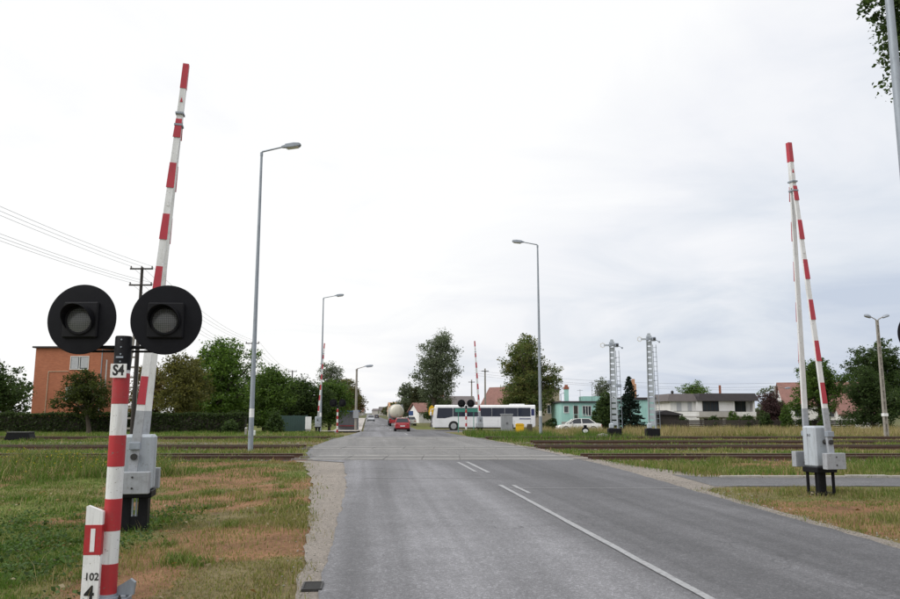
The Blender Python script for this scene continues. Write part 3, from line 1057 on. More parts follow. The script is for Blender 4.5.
# ------------------------------------------------------------------ barriers
def make_barrier(label, loc, rz, lean=0.2, stand='posts'):
    """local x points to the road, y along the road; the raised arm is a narrow A of two legs"""
    t = thing('crossing_barrier', label, 'crossing barrier', loc, rz, 'raised crossing barriers')
    APEX, JOIN, FOOT, D = 7.02, 6.12, 0.60, 0.30
    def cx(z): return lean * (z - 1.0) / 6.0
    def off(z): return 0.034 + (D - 0.034) * max(0, (JOIN - z)) / (JOIN - 1.0)
    # machine
    body = MB()
    n = 5
    body.box(-.22, .22, -.17, .17, .52, 1.30, .035)
    bo = body.build('machine_housing', 'machine_grey', t)
    MB().box(-.225, .225, -.03, -.026, .56, 1.27).build('housing_seam', 'weight_grey', bo)
    MB().box(-.235, .235, -.20, .20, .42, .52, .01).build('machine_base', 'black_paint', t)
    if stand == 'posts':
        for x in (-.115, .115):
            MB().box(x - .065, x + .065, -.11, .11, -.25, .42, .005).build('stand_leg', 'black_paint', t)
        MB().box(-.05, .05, -.10, .10, -.1, .16).build('stand_plate', 'black_paint', t)
        for x in (-.026, .026):
            MB().box(x - .010, x + .010, -.10, -.07, .16, .42).build('drive_rod', 'galvanised', t)
    else:
        for x in (-.17, .17):
            for y in (-.14, .14):
                MB().box(x - .022, x + .022, y - .022, y + .022, -.2, .42, .003).build('stand_leg', 'black_paint', t)
        MB().box(-.19, .19, -.16, -.12, .0, .045).box(-.19, .19, .12, .16, .0, .045).box(-.19, -.15, -.12, .12, .0, .045).box(.15, .19, -.12, .12, .0, .045).build('stand_frame', 'black_paint', t)
        MB().box(-.07, .07, -.07, .07, -.1, .42, .004).build('cable_duct', 'black_paint', t)
    MB().tube([(0, -.36, 1.0), (0, .36, 1.0)], .045, 14).build('pivot_shaft', 'dark_steel', t)
    for s in (-1, 1):
        leg = bpy.data.objects.new('arm_leg', None)
        # lower galvanised lever with the counterweight
        def pt(z, dy=0.0, dx=0.0): return (cx(z) + dx, s * (off(z) + dy), z)
        lo = MB().beam(pt(.60), pt(1.64), (.125, .050), (.118, .046)).build('lever', 'weight_grey', t)
        MB().box(-.22 + 0.02, .22 + .02, s * (D + .045), s * (D + .165), .50, .80, .008).build('counterweight', 'weight_grey', lo)
        mb = MB()
        for z in (.58, .73):
            mb.lathe([(.014, 0), (.014, .012)], 8, Matrix.Translation((.02, s * (D + .165), z)) @ Matrix.Rotation(R(90 * s * -1), 4, 'X'))
        stuff(mb.build('bolts', 'dark_steel', lo))
        MB().box(-.075, .075, s * (D - .04), s * (D + .055), 1.10, 1.20, .006).build('lever_clamp', 'galvanised', lo)
        ar = MB().beam(pt(1.62), pt(JOIN), (.112, .042), (.084, .036)).build('arm_leg', 'white_paint', t)
        for k in range(1, 7):
            z1 = APEX - .815 * k; z0 = z1 - .40
            if k == 1: z1 = JOIN - 0.01
            MB().beam(pt(z0, .0255), pt(z1, .0225), (.114, .010), (.098 if k > 1 else .09, .010)).build('red_panel', 'red_reflector', ar)
    tip = MB().beam((cx(JOIN - .05), 0, JOIN - .05), (cx(APEX), 0, APEX), (.092, .09), (.08, .07)).build('arm_tip', 'white_paint', t)
    MB().beam((cx(6.62), 0, 6.62), (cx(APEX + .01), 0, APEX + .01), (.094, .092), (.090, .080)).build('red_sleeve', 'red_reflector', tip)
    MB().box(cx(6.05) - .062, cx(6.05) + .062, -.075, .075, 6.00, 6.03).build('clamp', 'galvanised', tip)
    MB().box(cx(6.2) - .062, cx(6.2) + .062, -.075, .075, 6.19, 6.22).build('clamp', 'galvanised', tip)
    for z in (6.42,):
        MB().prism([(cx(z) - .02, z - .03), (cx(z) + .02, z - .03), (cx(z), z + .05)], -.049, .049, 'y').build('lamp', 'red_reflector', tip)
    for z in (4.75,):
        for s in (-1, 1):
            MB().prism([(cx(z) - .018, z - .05), (cx(z) + .018, z - .05), (cx(z), z + .05)], s * (off(z) + .030), s * (off(z) + .034), 'y').build('reflector', 'board_white', tip)
    return t


bl = make_barrier('raised red and white barrier arm with grey machine behind the S4 signal', (-4.50, 11.2, -0.06), R(11.4), 0.36)
br_ = make_barrier('raised red and white barrier arm on the dry grass island by the side lane', (7.14, 15.0, 0.0), R(196.6), 0.2, 'frame')
bfr = dup(bl, (2.25, 58.2, -0.02), R(186), 'raised red and white barrier arm beside the grey cabinet and bus')
bfl = dup(bl, (-10.3, 60.0, -0.02), R(6), 'raised red and white barrier arm at the end of the green fence')
for o in br_.children:
    if o.name.startswith('machine_housing'):
        text_obj('N1', .075, 'black_ink', o, (.2215, .02, 1.12), (R(90), 0, R(90)), bold=.001)


# ------------------------------------------------------------------ street lamps
def make_lamp(label, loc, rz, h, arm=1.6, band=True, r0=.105, r1=.05, name='street_lamp', head_mat='lamp_grey', pole_mat='galvanised', dz=.22):
    t = thing(name, label, 'street lamp', loc, rz, 'street lamps')
    zs = np.linspace(0, h, 7)
    p = MB().tube([(0, 0, z) for z in zs], [r0 + (r1 - r0) * z / h for z in zs], 16)
    p.lathe([(r0 + .05, -.1), (r0 + .05, .02), (r0 + .01, .04)], 16)
    po = p.build('pole', pole_mat, t)
    if band:
        rb = r0 + (r1 - r0) * 1.6 / h + .003
        MB().lathe([(rb - .002, 1.35), (rb, 1.352), (rb - .001, 1.698), (rb - .004, 1.70)], 16).build('white_band', 'board_white', po)
        MB().box(-.05, .05, -r0 - .004, -r0 + .03, .55, .95, .004).build('hatch', pole_mat, po)
    a = MB().tube([(0, 0, h - .05), (0.03, 0, h + .03), (arm * .5, 0, h + dz * .55), (arm, 0, h + dz)], [.045, .04, .034, .032], 10)
    a.lathe([(r1 + .012, h - .16), (r1 + .012, h - .02)], 14)
    a.build('arm', pole_mat, t)
    m = Matrix.Translation((arm - .05, 0, h + dz)) @ Matrix.Rotation(R(-7), 4, 'Y')
    prof = [(0, .05, -.03, .045), (.18, .10, -.05, .075), (.20, .15, -.085, .10), (.55, .165, -.095, .105), (.78, .13, -.07, .07), (.84, .07, -.03, .03)]
    vs = []; fs = []; n = 8
    for (x, w, z0, z1) in prof:
        for (b, c) in ((-1, 0), (-1, .6), (-.6, 1), (.6, 1), (1, .6), (1, 0), (.75, -.0), (-.75, 0)):
            zz = z0 if c == 0 else z1 * c
            vs.append(m @ Vector((x, b * w, zz)))
    for i in range(len(prof) - 1):
        for k in range(n):
            fs.append((i * n + k, i * n + (k + 1) % n, (i + 1) * n + (k + 1) % n, (i + 1) * n + k))
    fs += [tuple(range(n)), tuple(reversed(range((len(prof) - 1) * n, len(prof) * n)))]
    hd = MB().add(vs, fs).build('lamp_head', head_mat, t)
    MB().box(.24, .74, -.12, .12, -.125, -.088, .02, m).build('lamp_glass', 'light_clear', hd)
    return t


make_lamp('tall grey steel street lamp with white band rising from the overgrown tracks', (-8.05, 31.2, gzf(-8.05, 31.2)), R(-3), 12.55, .90)
make_lamp('tall grey street lamp behind the barrier at the green fence', (-11.45, 68.0, gzf(-11.45, 68) - .02), R(0), 11.95, 1.05, r0=.10)
make_lamp('tall grey street lamp in the long grass near the yellow bin', (6.0, 51.0, gzf(6, 51)), R(176), 12.95, .95, r0=.11)
make_lamp('large grey street lamp post standing close to the roadside barrier with paired grey boxes', (8.07, 13.0, gzf(8.07, 13)), R(180), 12.0, 1.0, r0=.115, r1=.055)

# concrete twin-head lamp in the railway yard
tl = thing('yard_lamp', 'concrete yard lamp with two lamp heads spread like a Y', 'street lamp', (28.4, 50.2, gzf(28.4, 50.2)), R(4))
mb = MB()
for s in (-1, 1):
    mb.beam((s * .10, 0, -.2), (s * .055, 0, 7.7), (.07, .18), (.05, .12))
for k in range(11):
    z = .15 + k * .72
    w = .10 - .045 * z / 7.7
    mb.beam((0, 0, z), (0, 0, z + .22), (w * 2 - .07 + .012, .12), (w * 2 - .07 + .01, .12))
mb.build('pole', 'pole_concrete', tl)
MB().box(-.17, .17, -.13, .13, 1.35, 1.55, .02).build('collar', 'board_white', tl)
for s in (-1, 1):
    MB().tube([(0, 0, 7.6), (s * .12, 0, 7.75), (s * .45, 0, 7.93)], [.04, .035, .03], 8).build('arm', 'pole_concrete', tl)
    m = Matrix.Translation((s * .62, 0, 7.98)) @ Matrix.Rotation(R(-20 * s), 4, 'Y')
    MB().lathe([(.06, .10), (.13, .06), (.17, -.02), (.15, -.10)], 12, m @ Matrix.Scale(1.5, 4, (1, 0, 0))).build('lamp_head', 'lamp_grey', tl)

# older lamp with box on the far left of the road
ol = make_lamp('slim concrete street lamp with meter box along the far road', (-8.75, 71.5, float(base_z(71.5)) + .1), R(5), 5.75, .75, band=False, r0=.13, r1=.09, name='old_street_lamp', pole_mat='pole_concrete', dz=.25)
MB().box(-.25, .25, -.24, -.12, 1.2, 1.95, .01).build('meter_box', 'cabinet_grey', ol)
make_lamp('thin concrete street lamp far down the road over the silver car', (-20.8, 160, -.42), R(5), 6.3, 1.5, band=False, r0=.13, r1=.09, name='old_street_lamp', pole_mat='pole_concrete')


# ------------------------------------------------------------------ railway signal masts
def make_mast(label, loc, rz, h, two=False):
    t = thing('signal_mast', label, 'railway signal', loc, rz, 'railway signal masts')
    MB().box(-.42, .42, -.36, .36, -.25, .60, .02).build('plinth', 'black_paint', t)
    mb = MB()
    for s in (-1, 1):
        mb.beam((s * .20, -.04, .55), (s * .13, -.04, h - .15), (.075, .14), (.06, .12))
    po = mb.build('column', 'machine_grey', t)
    mb = MB()
    for k in range(int(h / .36)):
        z = .8 + k * .36
        if z > h - .3: break
        mb.box(-.17, .17, -.09, -.055, z, z + .27)
    mb.build('lattice_plates', 'machine_grey', po)
    MB().beam((0, -.04, h - .2), (0, -.04, h + .12), (.34, .16), (.16, .12)).build('mast_cap', 'machine_grey', t)
    x0 = .24
    ld = MB()
    for s in (0, .20):
        ld.beam((x0 + s + .08, .05, .6), (x0 + s, .05, h - .6), (.03, .03), (.03, .03))
    for k in range(int((h - 1.4) / .3)):
        z = .9 + k * .3
        ld.box(x0 + .03, x0 + .25, .04, .06, z, z + .025)
    l = ld.build('ladder', 'galvanised', t)
    MB().box(.10, x0 + .05, .03, .06, h - 1.1, h - 1.05).build('ladder_stay', 'galvanised', l)
    MB().box(.12, x0 + .08, .03, .06, h * .55, h * .55 + .05).build('ladder_stay', 'galvanised', l)
    # semaphore arm: round end, spectacle and lamp
    arm = MB().box(-.52, .10, -.16, -.135, h - .32, h - .20, .004)
    arm.build('arm', 'machine_grey', t)
    mm = Matrix.Translation((-.60, -.145, h - .26)) @ Matrix.Rotation(R(90), 4, 'X')
    ring = MB()
    n = 28; vs = []; fs = []
    for k in range(n):
        a = 2 * math.pi * k / n
        for (r, y) in ((.165, -.012), (.165, .012), (.105, .012), (.105, -.012)):
            vs.append(mm @ Vector((r * math.cos(a), r * math.sin(a), y)))
    for k in range(n):
        for q in range(4):
            fs.append((k * 4 + q, k * 4 + (q + 1) % 4, ((k + 1) % n) * 4 + (q + 1) % 4, ((k + 1) % n) * 4 + q))
    ring.add(vs, fs).build('arm_disc', 'board_white', t)
    MB().box(-.20, -.02, -.34, -.13, h - .36, h - .10, .02).build('lantern', 'lamp_grey', t)
    MB().box(.18, .42, -.22, .02, h - .38, h - .12, .03).build('lantern', 'lamp_grey', t)
    MB().lathe([(.07, 0), (.08, .05), (.05, .06)], 12, Matrix.Translation((.30, -.22, h - .25)) @ Matrix.Rotation(R(90), 4, 'X')).build('lens', 'dark_glass', t)
    MB().tube([(.40, -.1, h - .3), (.62, -.1, h - .42)], .02, 6).lathe([(.055, -.05), (.055, .05)], 10, Matrix.Translation((.64, -.1, h - .44))).build('side_arm', 'lamp_grey', t)
    if two:
        MB().box(-.34, -.16, -.2, .02, h - 2.75, h - 2.5, .02).box(.2, .5, -.18, .04, h * .52, h * .52 + .2, .02).build('relay_box', 'lamp_grey', t)
    MB().box(-.36, -.06, -.34, -.14, .60, .92, .05).build('foot_box', 'machine_grey', t)
    MB().tube([(-.19, -.13, 1.0), (-.14, -.13, h - .5)], .012, 6).build('wire_rod', 'dark_steel', t)
    return t


make_mast('slender grey railway signal mast with relay boxes beside the dark round thuja', (10.45, 49.0, gzf(10.45, 49)), R(-4), 6.15, True)
make_mast('taller grey railway signal mast with ladder standing right of the spruce', (12.75, 48.6, gzf(12.75, 48.6)), R(-4), 6.5)

ds = thing('ground_signal', 'small black and white shunting signal sitting low in the grass', 'railway signal', (8.95, 51.0, gzf(8.95, 51)), 0)
MB().box(-.07, .07, -.07, .07, -.05, .25, .01).build('foot', 'dark_steel', ds)
hd = MB().lathe([(.22, -.05), (.24, 0), (.22, .05)], 24, Matrix.Translation((0, 0, .42)) @ Matrix.Rotation(R(90), 4, 'X')).build('disc', 'black_paint', ds)
MB().lathe([(.17, .052), (.17, .058)], 24, Matrix.Translation((0, 0, .40)) @ Matrix.Rotation(R(90), 4, 'X') @ Matrix.Scale(.7, 4, (0, 1, 0))).build('white_face', 'board_white', hd)
MB().box(-.10, .10, -.10, .10, .64, .78, .03).build('lantern', 'black_paint', ds)
tb = tag(MB().prism([(-.35, 0), (.35, 0), (.33, .22), (.0, .30), (-.33, .22)], -.25, .25, 'y').build('junction_box', 'concrete'), 'low pale concrete box beside the slender signal mast', 'junction box')
tb.location = (10.0, 49.0, gzf(9.95, 48.6)) ; tb.location.x = 9.75
# track equipment on the left
lb = thing('point_machine', 'low black point machine box lying beside the far track left of the fruit tree', 'point machine', (-24.6, 44.2, gzf(-24.6, 44.2)), R(4))
MB().prism([(-.75, 0), (.75, 0), (.60, .42), (-.60, .42)], -.35, .35, 'y').build('box', 'black_paint', lb)
MB().box(-.63, .63, -.37, .37, .42, .50, .015).build('lid', 'dark_steel', lb)
for (x, y, h, m, lab, nm) in ((-13.9, 52.5, .55, 'pole_concrete', 'short pale post standing in the verge beside a white box', 'marker_post'),):
    p = thing(nm, lab, 'post', (x, y, gzf(x, y)))
    MB().box(-.07, .07, -.07, .07, -.1, h, .015).build('shaft', m, p)
    MB().prism([(-.075, h), (.075, h), (0, h + .07)], -.075, .075, 'y').build('cap', 'board_white', p)
wb = thing('cable_box', 'small white cable box in the grass left of the tall banded lamp', 'cable box', (-13.35, 52.0, gzf(-13.35, 52)))
MB().box(-.22, .22, -.14, .14, .08, .42, .02).build('case', 'board_white', wb)
MB().box(-.05, .05, -.05, .05, -.1, .08).build('foot', 'pole_concrete', wb)


# ------------------------------------------------------------------ cabinets and bins
cb = thing('control_cabinet', 'tall grey control cabinet in the verge in front of the bus', 'cabinet', (4.42, 60.0, gzf(4.42, 60)), R(3))
MB().box(-.48, .48, -.30, .30, -.1, .10, .01).build('plinth', 'concrete', cb)
MB().box(-.44, .44, -.27, .27, .10, 1.42, .015).build('case', 'cabinet_grey', cb)
MB().box(-.48, .48, -.31, .31, 1.42, 1.50, .015).build('roof', 'weight_grey', cb)
for s in (-1, 1):
    d = MB().box(.01 if s > 0 else -.42, .42 if s > 0 else -.01, -.285, -.272, .14, 1.38, .004).build('door', 'cabinet_grey', cb)
    MB().box(s * .05 - .012, s * .05 + .012, -.31, -.285, .70, .85).build('handle', 'dark_steel', d)
yb = thing('yellow_bin', 'yellow grit bin standing in the grass between cabinet and lamp', 'bin', (5.18, 57.2, gzf(5.18, 57.2)), R(-3))
MB().prism([(-.28, 0), (.28, 0), (.31, .66), (-.31, .66)], -.24, .24, 'y').build('body', 'yellow_plastic', yb)
MB().prism([(-.33, .66), (.33, .66), (.31, .72), (.2, .78), (-.2, .78), (-.31, .72)], -.27, .27, 'y').build('lid', 'yellow_plastic', yb)
bb = thing('litter_bin', 'small brown slatted bin standing beside the yellow grit bin', 'bin', (5.95, 57.6, gzf(5.95, 57.6)))
MB().lathe([(.17, 0), (.17, .70), (.14, .72)], 16).build('liner', 'dark_steel', bb)
sl = MB().box(-.035, .035, -.20, -.175, .03, .70, .004).mesh('slat')
for k in range(14):
    o = link('slat', sl, 'bin_brown', bb); o.rotation_euler = (0, 0, 2 * math.pi * k / 14)
# teal sign frame next to the far signal
tf = thing('sign_frame', 'narrow teal sign panel on two thin posts beside the bus', 'sign', (1.35, 61.6, gzf(1.35, 61.6)), R(4))
for x in (-.68, .55):
    MB().tube([(x, 0, -.2), (x, 0, 1.75)], .03, 8).build('post', 'teal_paint', tf)
MB().box(-.95, .95, -.055, -.03, 1.62, 1.90, .004).build('panel', 'teal_paint', tf)


# ------------------------------------------------------------------ telegraph line
def make_upole(label, loc, h, rz=0.0, braced=True, arms=2, mat_='tar_wood', arm_w=1.55):
    t = thing('telegraph_pole', label, 'utility pole', loc, rz, 'telegraph poles')
    MB().tube([(0, 0, -.4), (0, 0, h)], [.15, .09], 10).build('pole', mat_, t)
    if braced:
        MB().beam((-.85, 0, -.4), (-.14, 0, h * .72), (.17, .17), (.12, .12)).build('stay_pole', 'pole_concrete', t)
        MB().beam((.06, .12, -.4), (.02, .12, h * .72), (.15, .12), (.10, .1)).build('stay_pole', 'pole_concrete', t)
        mb = MB()
        for k in range(11):
            z = .5 + k * .66; f = (z + .4) / (h * .72 + .4)
            mb.box(-.85 + .71 * f, .02, -.035, .035, z, z + .12)
        stuff(mb.build('stay_rungs', 'pole_concrete', t))
    for k in range(arms):
        z = h - .12 - k * 1.1
        a = MB().box(-arm_w / 2, arm_w / 2, -.13, -.07, z - .05, z + .05, .006).build('cross_arm', 'tar_wood', t)
        for x in (-.7, 0.0, .7):
            MB().lathe([(.012, .05), (.045, .07), (.05, .14), (.03, .20)], 8, Matrix.Translation((x * arm_w / 1.55, -.10, z))).build('insulator', 'insulator', a)
    return t


TP = [(-20.9, 10.0), (-20.6, 50.0), (-20.3, 78.0), (-25.0, 121.0)]
TPH = [11.4, 11.2, 9.2, 8.7]
TPL = ['dark telegraph pole on the left beyond the marker board', 'dark telegraph pole with slanted stay behind the S4 signal',
       'dark telegraph pole with two cross arms behind the tall banded lamp', 'dark telegraph pole rising over the low dark trees']
for i, ((x, y), h) in enumerate(zip(TP, TPH)):
    make_upole(TPL[i], (x, y, gzf(x, y)), h, 0, braced=(i == 1), arm_w=1.55 if i < 2 else 1.4)
for i in range(3):
    (xa, ya), (xb, yb_) = TP[i], TP[i + 1]
    za = gzf(xa, ya) + TPH[i]; zb = gzf(xb, yb_) + TPH[i + 1]
    for k in range(2):
        for q in (-.7, 0, .7):
            pts = []
            for s in np.linspace(0, 1, 25):
                sag = (0.55 if i == 0 else .7) * (1 + .25 * q + .2 * k) * 4 * s * (1 - s)
                pts.append((xa + q + (xb - xa) * s, ya - .10 + (yb_ - ya) * s, za + (zb - za) * s + .05 - k * 1.1 - sag))
            tag(MB().tube(pts, .008, 5, cap=False).build('overhead_wire', 'wire'),
                ['thin overhead wire climbing out of view above the brick house', 'thin overhead wire between the stayed pole and the pole behind the banded lamp', 'thin overhead wire above the dark trees beyond the banded lamp'][i],
                'wire', ['wires over the brick house', 'wires of the middle span', 'wires of the far span'][i])
# poles on the right side of the far street
for (x, y, h, lab, nm) in ((5.7, 124, 9.2, 'plain concrete utility pole rising over the red-roofed house', 1), (3.9, 138, 8.0, 'plain concrete utility pole behind the bus left of the red-roofed house', 1)):
    t = thing('utility_pole', lab, 'utility pole', (x, y, -.5), 0, 'concrete utility poles')
    MB().beam((0, 0, -.3), (0, 0, h), (.34, .30), (.22, .2)).build('pole', 'pole_concrete', t)
    MB().box(-.6, .6, -.2, -.13, h - .5, h - .38).build('cross_arm', 'dark_steel', t)
rl = make_lamp('concrete utility pole with small lamp arm above the purple plum tree', (44.6, 105, -.5), R(8), 5.7, 1.5, band=False, r0=.14, r1=.11, name='utility_pole', pole_mat='pole_concrete', dz=-.3)
for k, (z, s) in enumerate(((5.6, 1.0), (5.1, 1.1), (4.7, .9))):
    pts = [(4 + 40.6 * q, 124 - 19 * q, (8.4 - k * .4) + (z - 8.4 + k * .4) * q - s * 4 * q * (1 - q) * .8) for q in np.linspace(0, 1, 30)]
    tag(MB().tube(pts, .012, 5, cap=False).build('overhead_wire', 'wire'), 'thin overhead wire above the teal house and the white house', 'wire', 'wires over the houses')


# ------------------------------------------------------------------ vehicles
def wheel(parent, x, y, r, w, side):
    """axle along y"""
    m = Matrix.Translation((x, y, r)) @ Matrix.Rotation(R(90), 4, 'X')
    ty = MB().lathe([(r * .62, -w / 2), (r * .93, -w / 2), (r, -w * .36), (r, w * .36), (r * .93, w / 2), (r * .62, w / 2)], 24, m).build('wheel', 'tyre', parent)
    k = -side
    MB().lathe([(r * .63, k * w * .42), (r * .60, k * w * .46), (r * .30, k * w * .40), (r * .12, k * w * .49)], 20, m).build('rim', 'rim', ty)
    return ty


def loft(stations, mirror_n):
    """stations: list of rings with equal point count -> verts, faces"""
    n = len(stations[0]); vs = [p for s in stations for p in s]; fs = []
    for i in range(len(stations) - 1):
        for k in range(n):
            fs.append((i * n + k, i * n + (k + 1) % n, (i + 1) * n + (k + 1) % n, (i + 1) * n + k))
    fs += [tuple(range(n)), tuple(reversed(range((len(stations) - 1) * n, len(stations) * n)))]
    return vs, fs


def make_car(label, loc, rz, paint, L=4.3, W=1.72, H=1.43, kind='sedan', cat='car', group=None):
    """nose towards +x"""
    t = thing('parked_car' if 'parked' in label else 'car', label, cat, loc, rz, group)
    h = L / 2; w = W / 2
    belt = .90
    # lower body rings along x: (x, z_bottom, z_top, halfwidth)
    if kind == 'sedan':
        rows = [(-h, .42, .72, w * .80), (-h + .06, .30, .90, w * .90), (-h + .5, .26, .98, w * .98), (-.9, .22, .95, w), (.3, .22, .92, w), (h - 1.1, .24, .90, w), (h - .45, .26, .80, w * .96), (h - .08, .30, .68, w * .86), (h, .40, .56, w * .76)]
        roof = [(-h + .62, .96, w * .86), (-h + 1.25, H, w * .68), (.15, H + .01, w * .68), (.55, H - .06, w * .69), (h - 1.05, .90, w * .88)]
    else:
        rows = [(-h, .42, .80, w * .82), (-h + .06, .30, .98, w * .93), (-h + .4, .26, 1.02, w), (-.6, .22, .97, w), (.4, .22, .93, w), (h - .9, .24, .90, w), (h - .35, .27, .78, w * .94), (h, .40, .58, w * .78)]
        roof = [(-h + .10, 1.0, w * .90), (-h + .45, H - .04, w * .72), (-.4, H, w * .72), (.35, H - .03, w * .72), (h - .95, .92, w * .90)]
    st = []
    for (x, zb, zt, hw) in rows:
        st.append([(x, -hw * .9, zb), (x, -hw, zb + .12), (x, -hw, zb + (zt - zb) * .6), (x, -hw * .93, zt), (x, hw * .93, zt), (x, hw, zb + (zt - zb) * .6), (x, hw, zb + .12), (x, hw * .9, zb)])
    vs, fs = loft(st, 8)
    body = MB().add(vs, fs, True).build('body', paint, t)
    # cabin: painted roof and pillars over glass
    lo = [r for r in roof]
    gs = []
    for (x, z, hw) in lo:
        zb = .86
        gs.append([(x, -w * .92, zb), (x, -hw, z), (x, hw, z), (x, w * .92, zb)])
    vs, fs = loft(gs, 4)
    MB().add(vs, fs).build('window', 'dark_glass', t)
    x1, x2, x3 = roof[1], roof[2], roof[3]
    tb_ = MB()
    tb_.add(*loft([[(x, -hw * .98, z - .01), (x, -hw * .9, z + .025), (x, hw * .9, z + .025), (x, hw * .98, z - .01)] for (x, z, hw) in roof[1:4]], 4))
    ro = tb_.build('roof', paint, t)
    pl = MB()
    for s in (-1, 1):
        for (a, b) in ((roof[0], roof[1]), (roof[4], roof[3])):
            pl.tube([(a[0], s * a[2] * 1.01, a[1]), (b[0], s * b[2] * 1.0, b[1])], .045, 6)
        bx = (roof[1][0] + roof[3][0]) / 2
        pl.tube([(bx, s * w * .925, .9), (bx + .03, s * roof[2][2] * 1.0, H - .02)], .04, 6)
    pl.build('pillars', paint, ro)
    for x in (-h * .60, h * .62):
        for s in (-1, 1):
            wheel(t, x, s * (w - .10), .31, .20, s)
            mm = Matrix.Translation((x, s * (w + .001), .33)) @ Matrix.Rotation(R(90), 4, 'X')
            MB().lathe([(.36, -.006), (.36, .006)], 20, mm).build('wheel_arch', 'tyre', body)
            MB().lathe([(.30, -.012), (.30, .012)], 20, mm).lathe([(.19, -.016), (.17, .016)], 16, mm).build('wheel_face', 'rim' if s else 'rim', body).scale = (1, 1, 1)
    for s in (-1, 1):
        MB().box(-h - .012, -h + .12, s * w * .55, s * w * .88, .66, .82, .02).build('tail_light', 'light_red', t)
        MB().box(h - .14, h - .01, s * w * .45, s * w * .80, .56, .68, .02).build('headlight', 'light_clear', t)
        MB().box(h - 1.55, h - 1.40, s * (w - .02), s * (w + .14), .92, 1.04, .02).build('mirror', paint, t)
    MB().box(-h - .05, -h + .2, -w * .88, w * .88, .36, .52, .03).build('rear_bumper', paint, t)
    MB().box(h - .2, h + .04, -w * .82, w * .82, .32, .48, .03).build('front_bumper', paint, t)
    MB().box(-h - .062, -h - .045, -.26, .26, .54, .65).build('number_plate', 'board_white', t)
    MB().box(-h + .1, h - .1, -w * .8, w * .8, .16, .3).build('underbody', 'tyre', t)
    return t


def zroad(y): return float(road_z(y))


ROADANG = math.atan2(1.0, SLOPE)       # heading along +road
make_car('dark red hatchback driving away behind the tanker truck', (-5.45, 87.0, zroad(87)), ROADANG, 'car_red', L=4.0, W=1.70, H=1.46, kind='hatch')
make_car('silver car with dark windscreen approaching on the far road', (-19.3, 188.0, zroad(188)), ROADANG + math.pi, 'car_silver', kind='hatch', L=4.2)
make_car('dark car farthest along the road beyond the silver car', (-28.6, 300.0, zroad(300)), ROADANG, 'car_dark', kind='hatch')
make_car('white car parked on the verge just right of the tanker truck', (-6.55, 126.0, -.49), ROADANG + .05, 'car_white', kind='hatch', L=4.0)
make_car('white sedan parked sideways in front of the teal house', (13.1, 78.5, float(base_z(78.5)) + .02), math.pi, 'car_white', L=4.5, H=1.40)


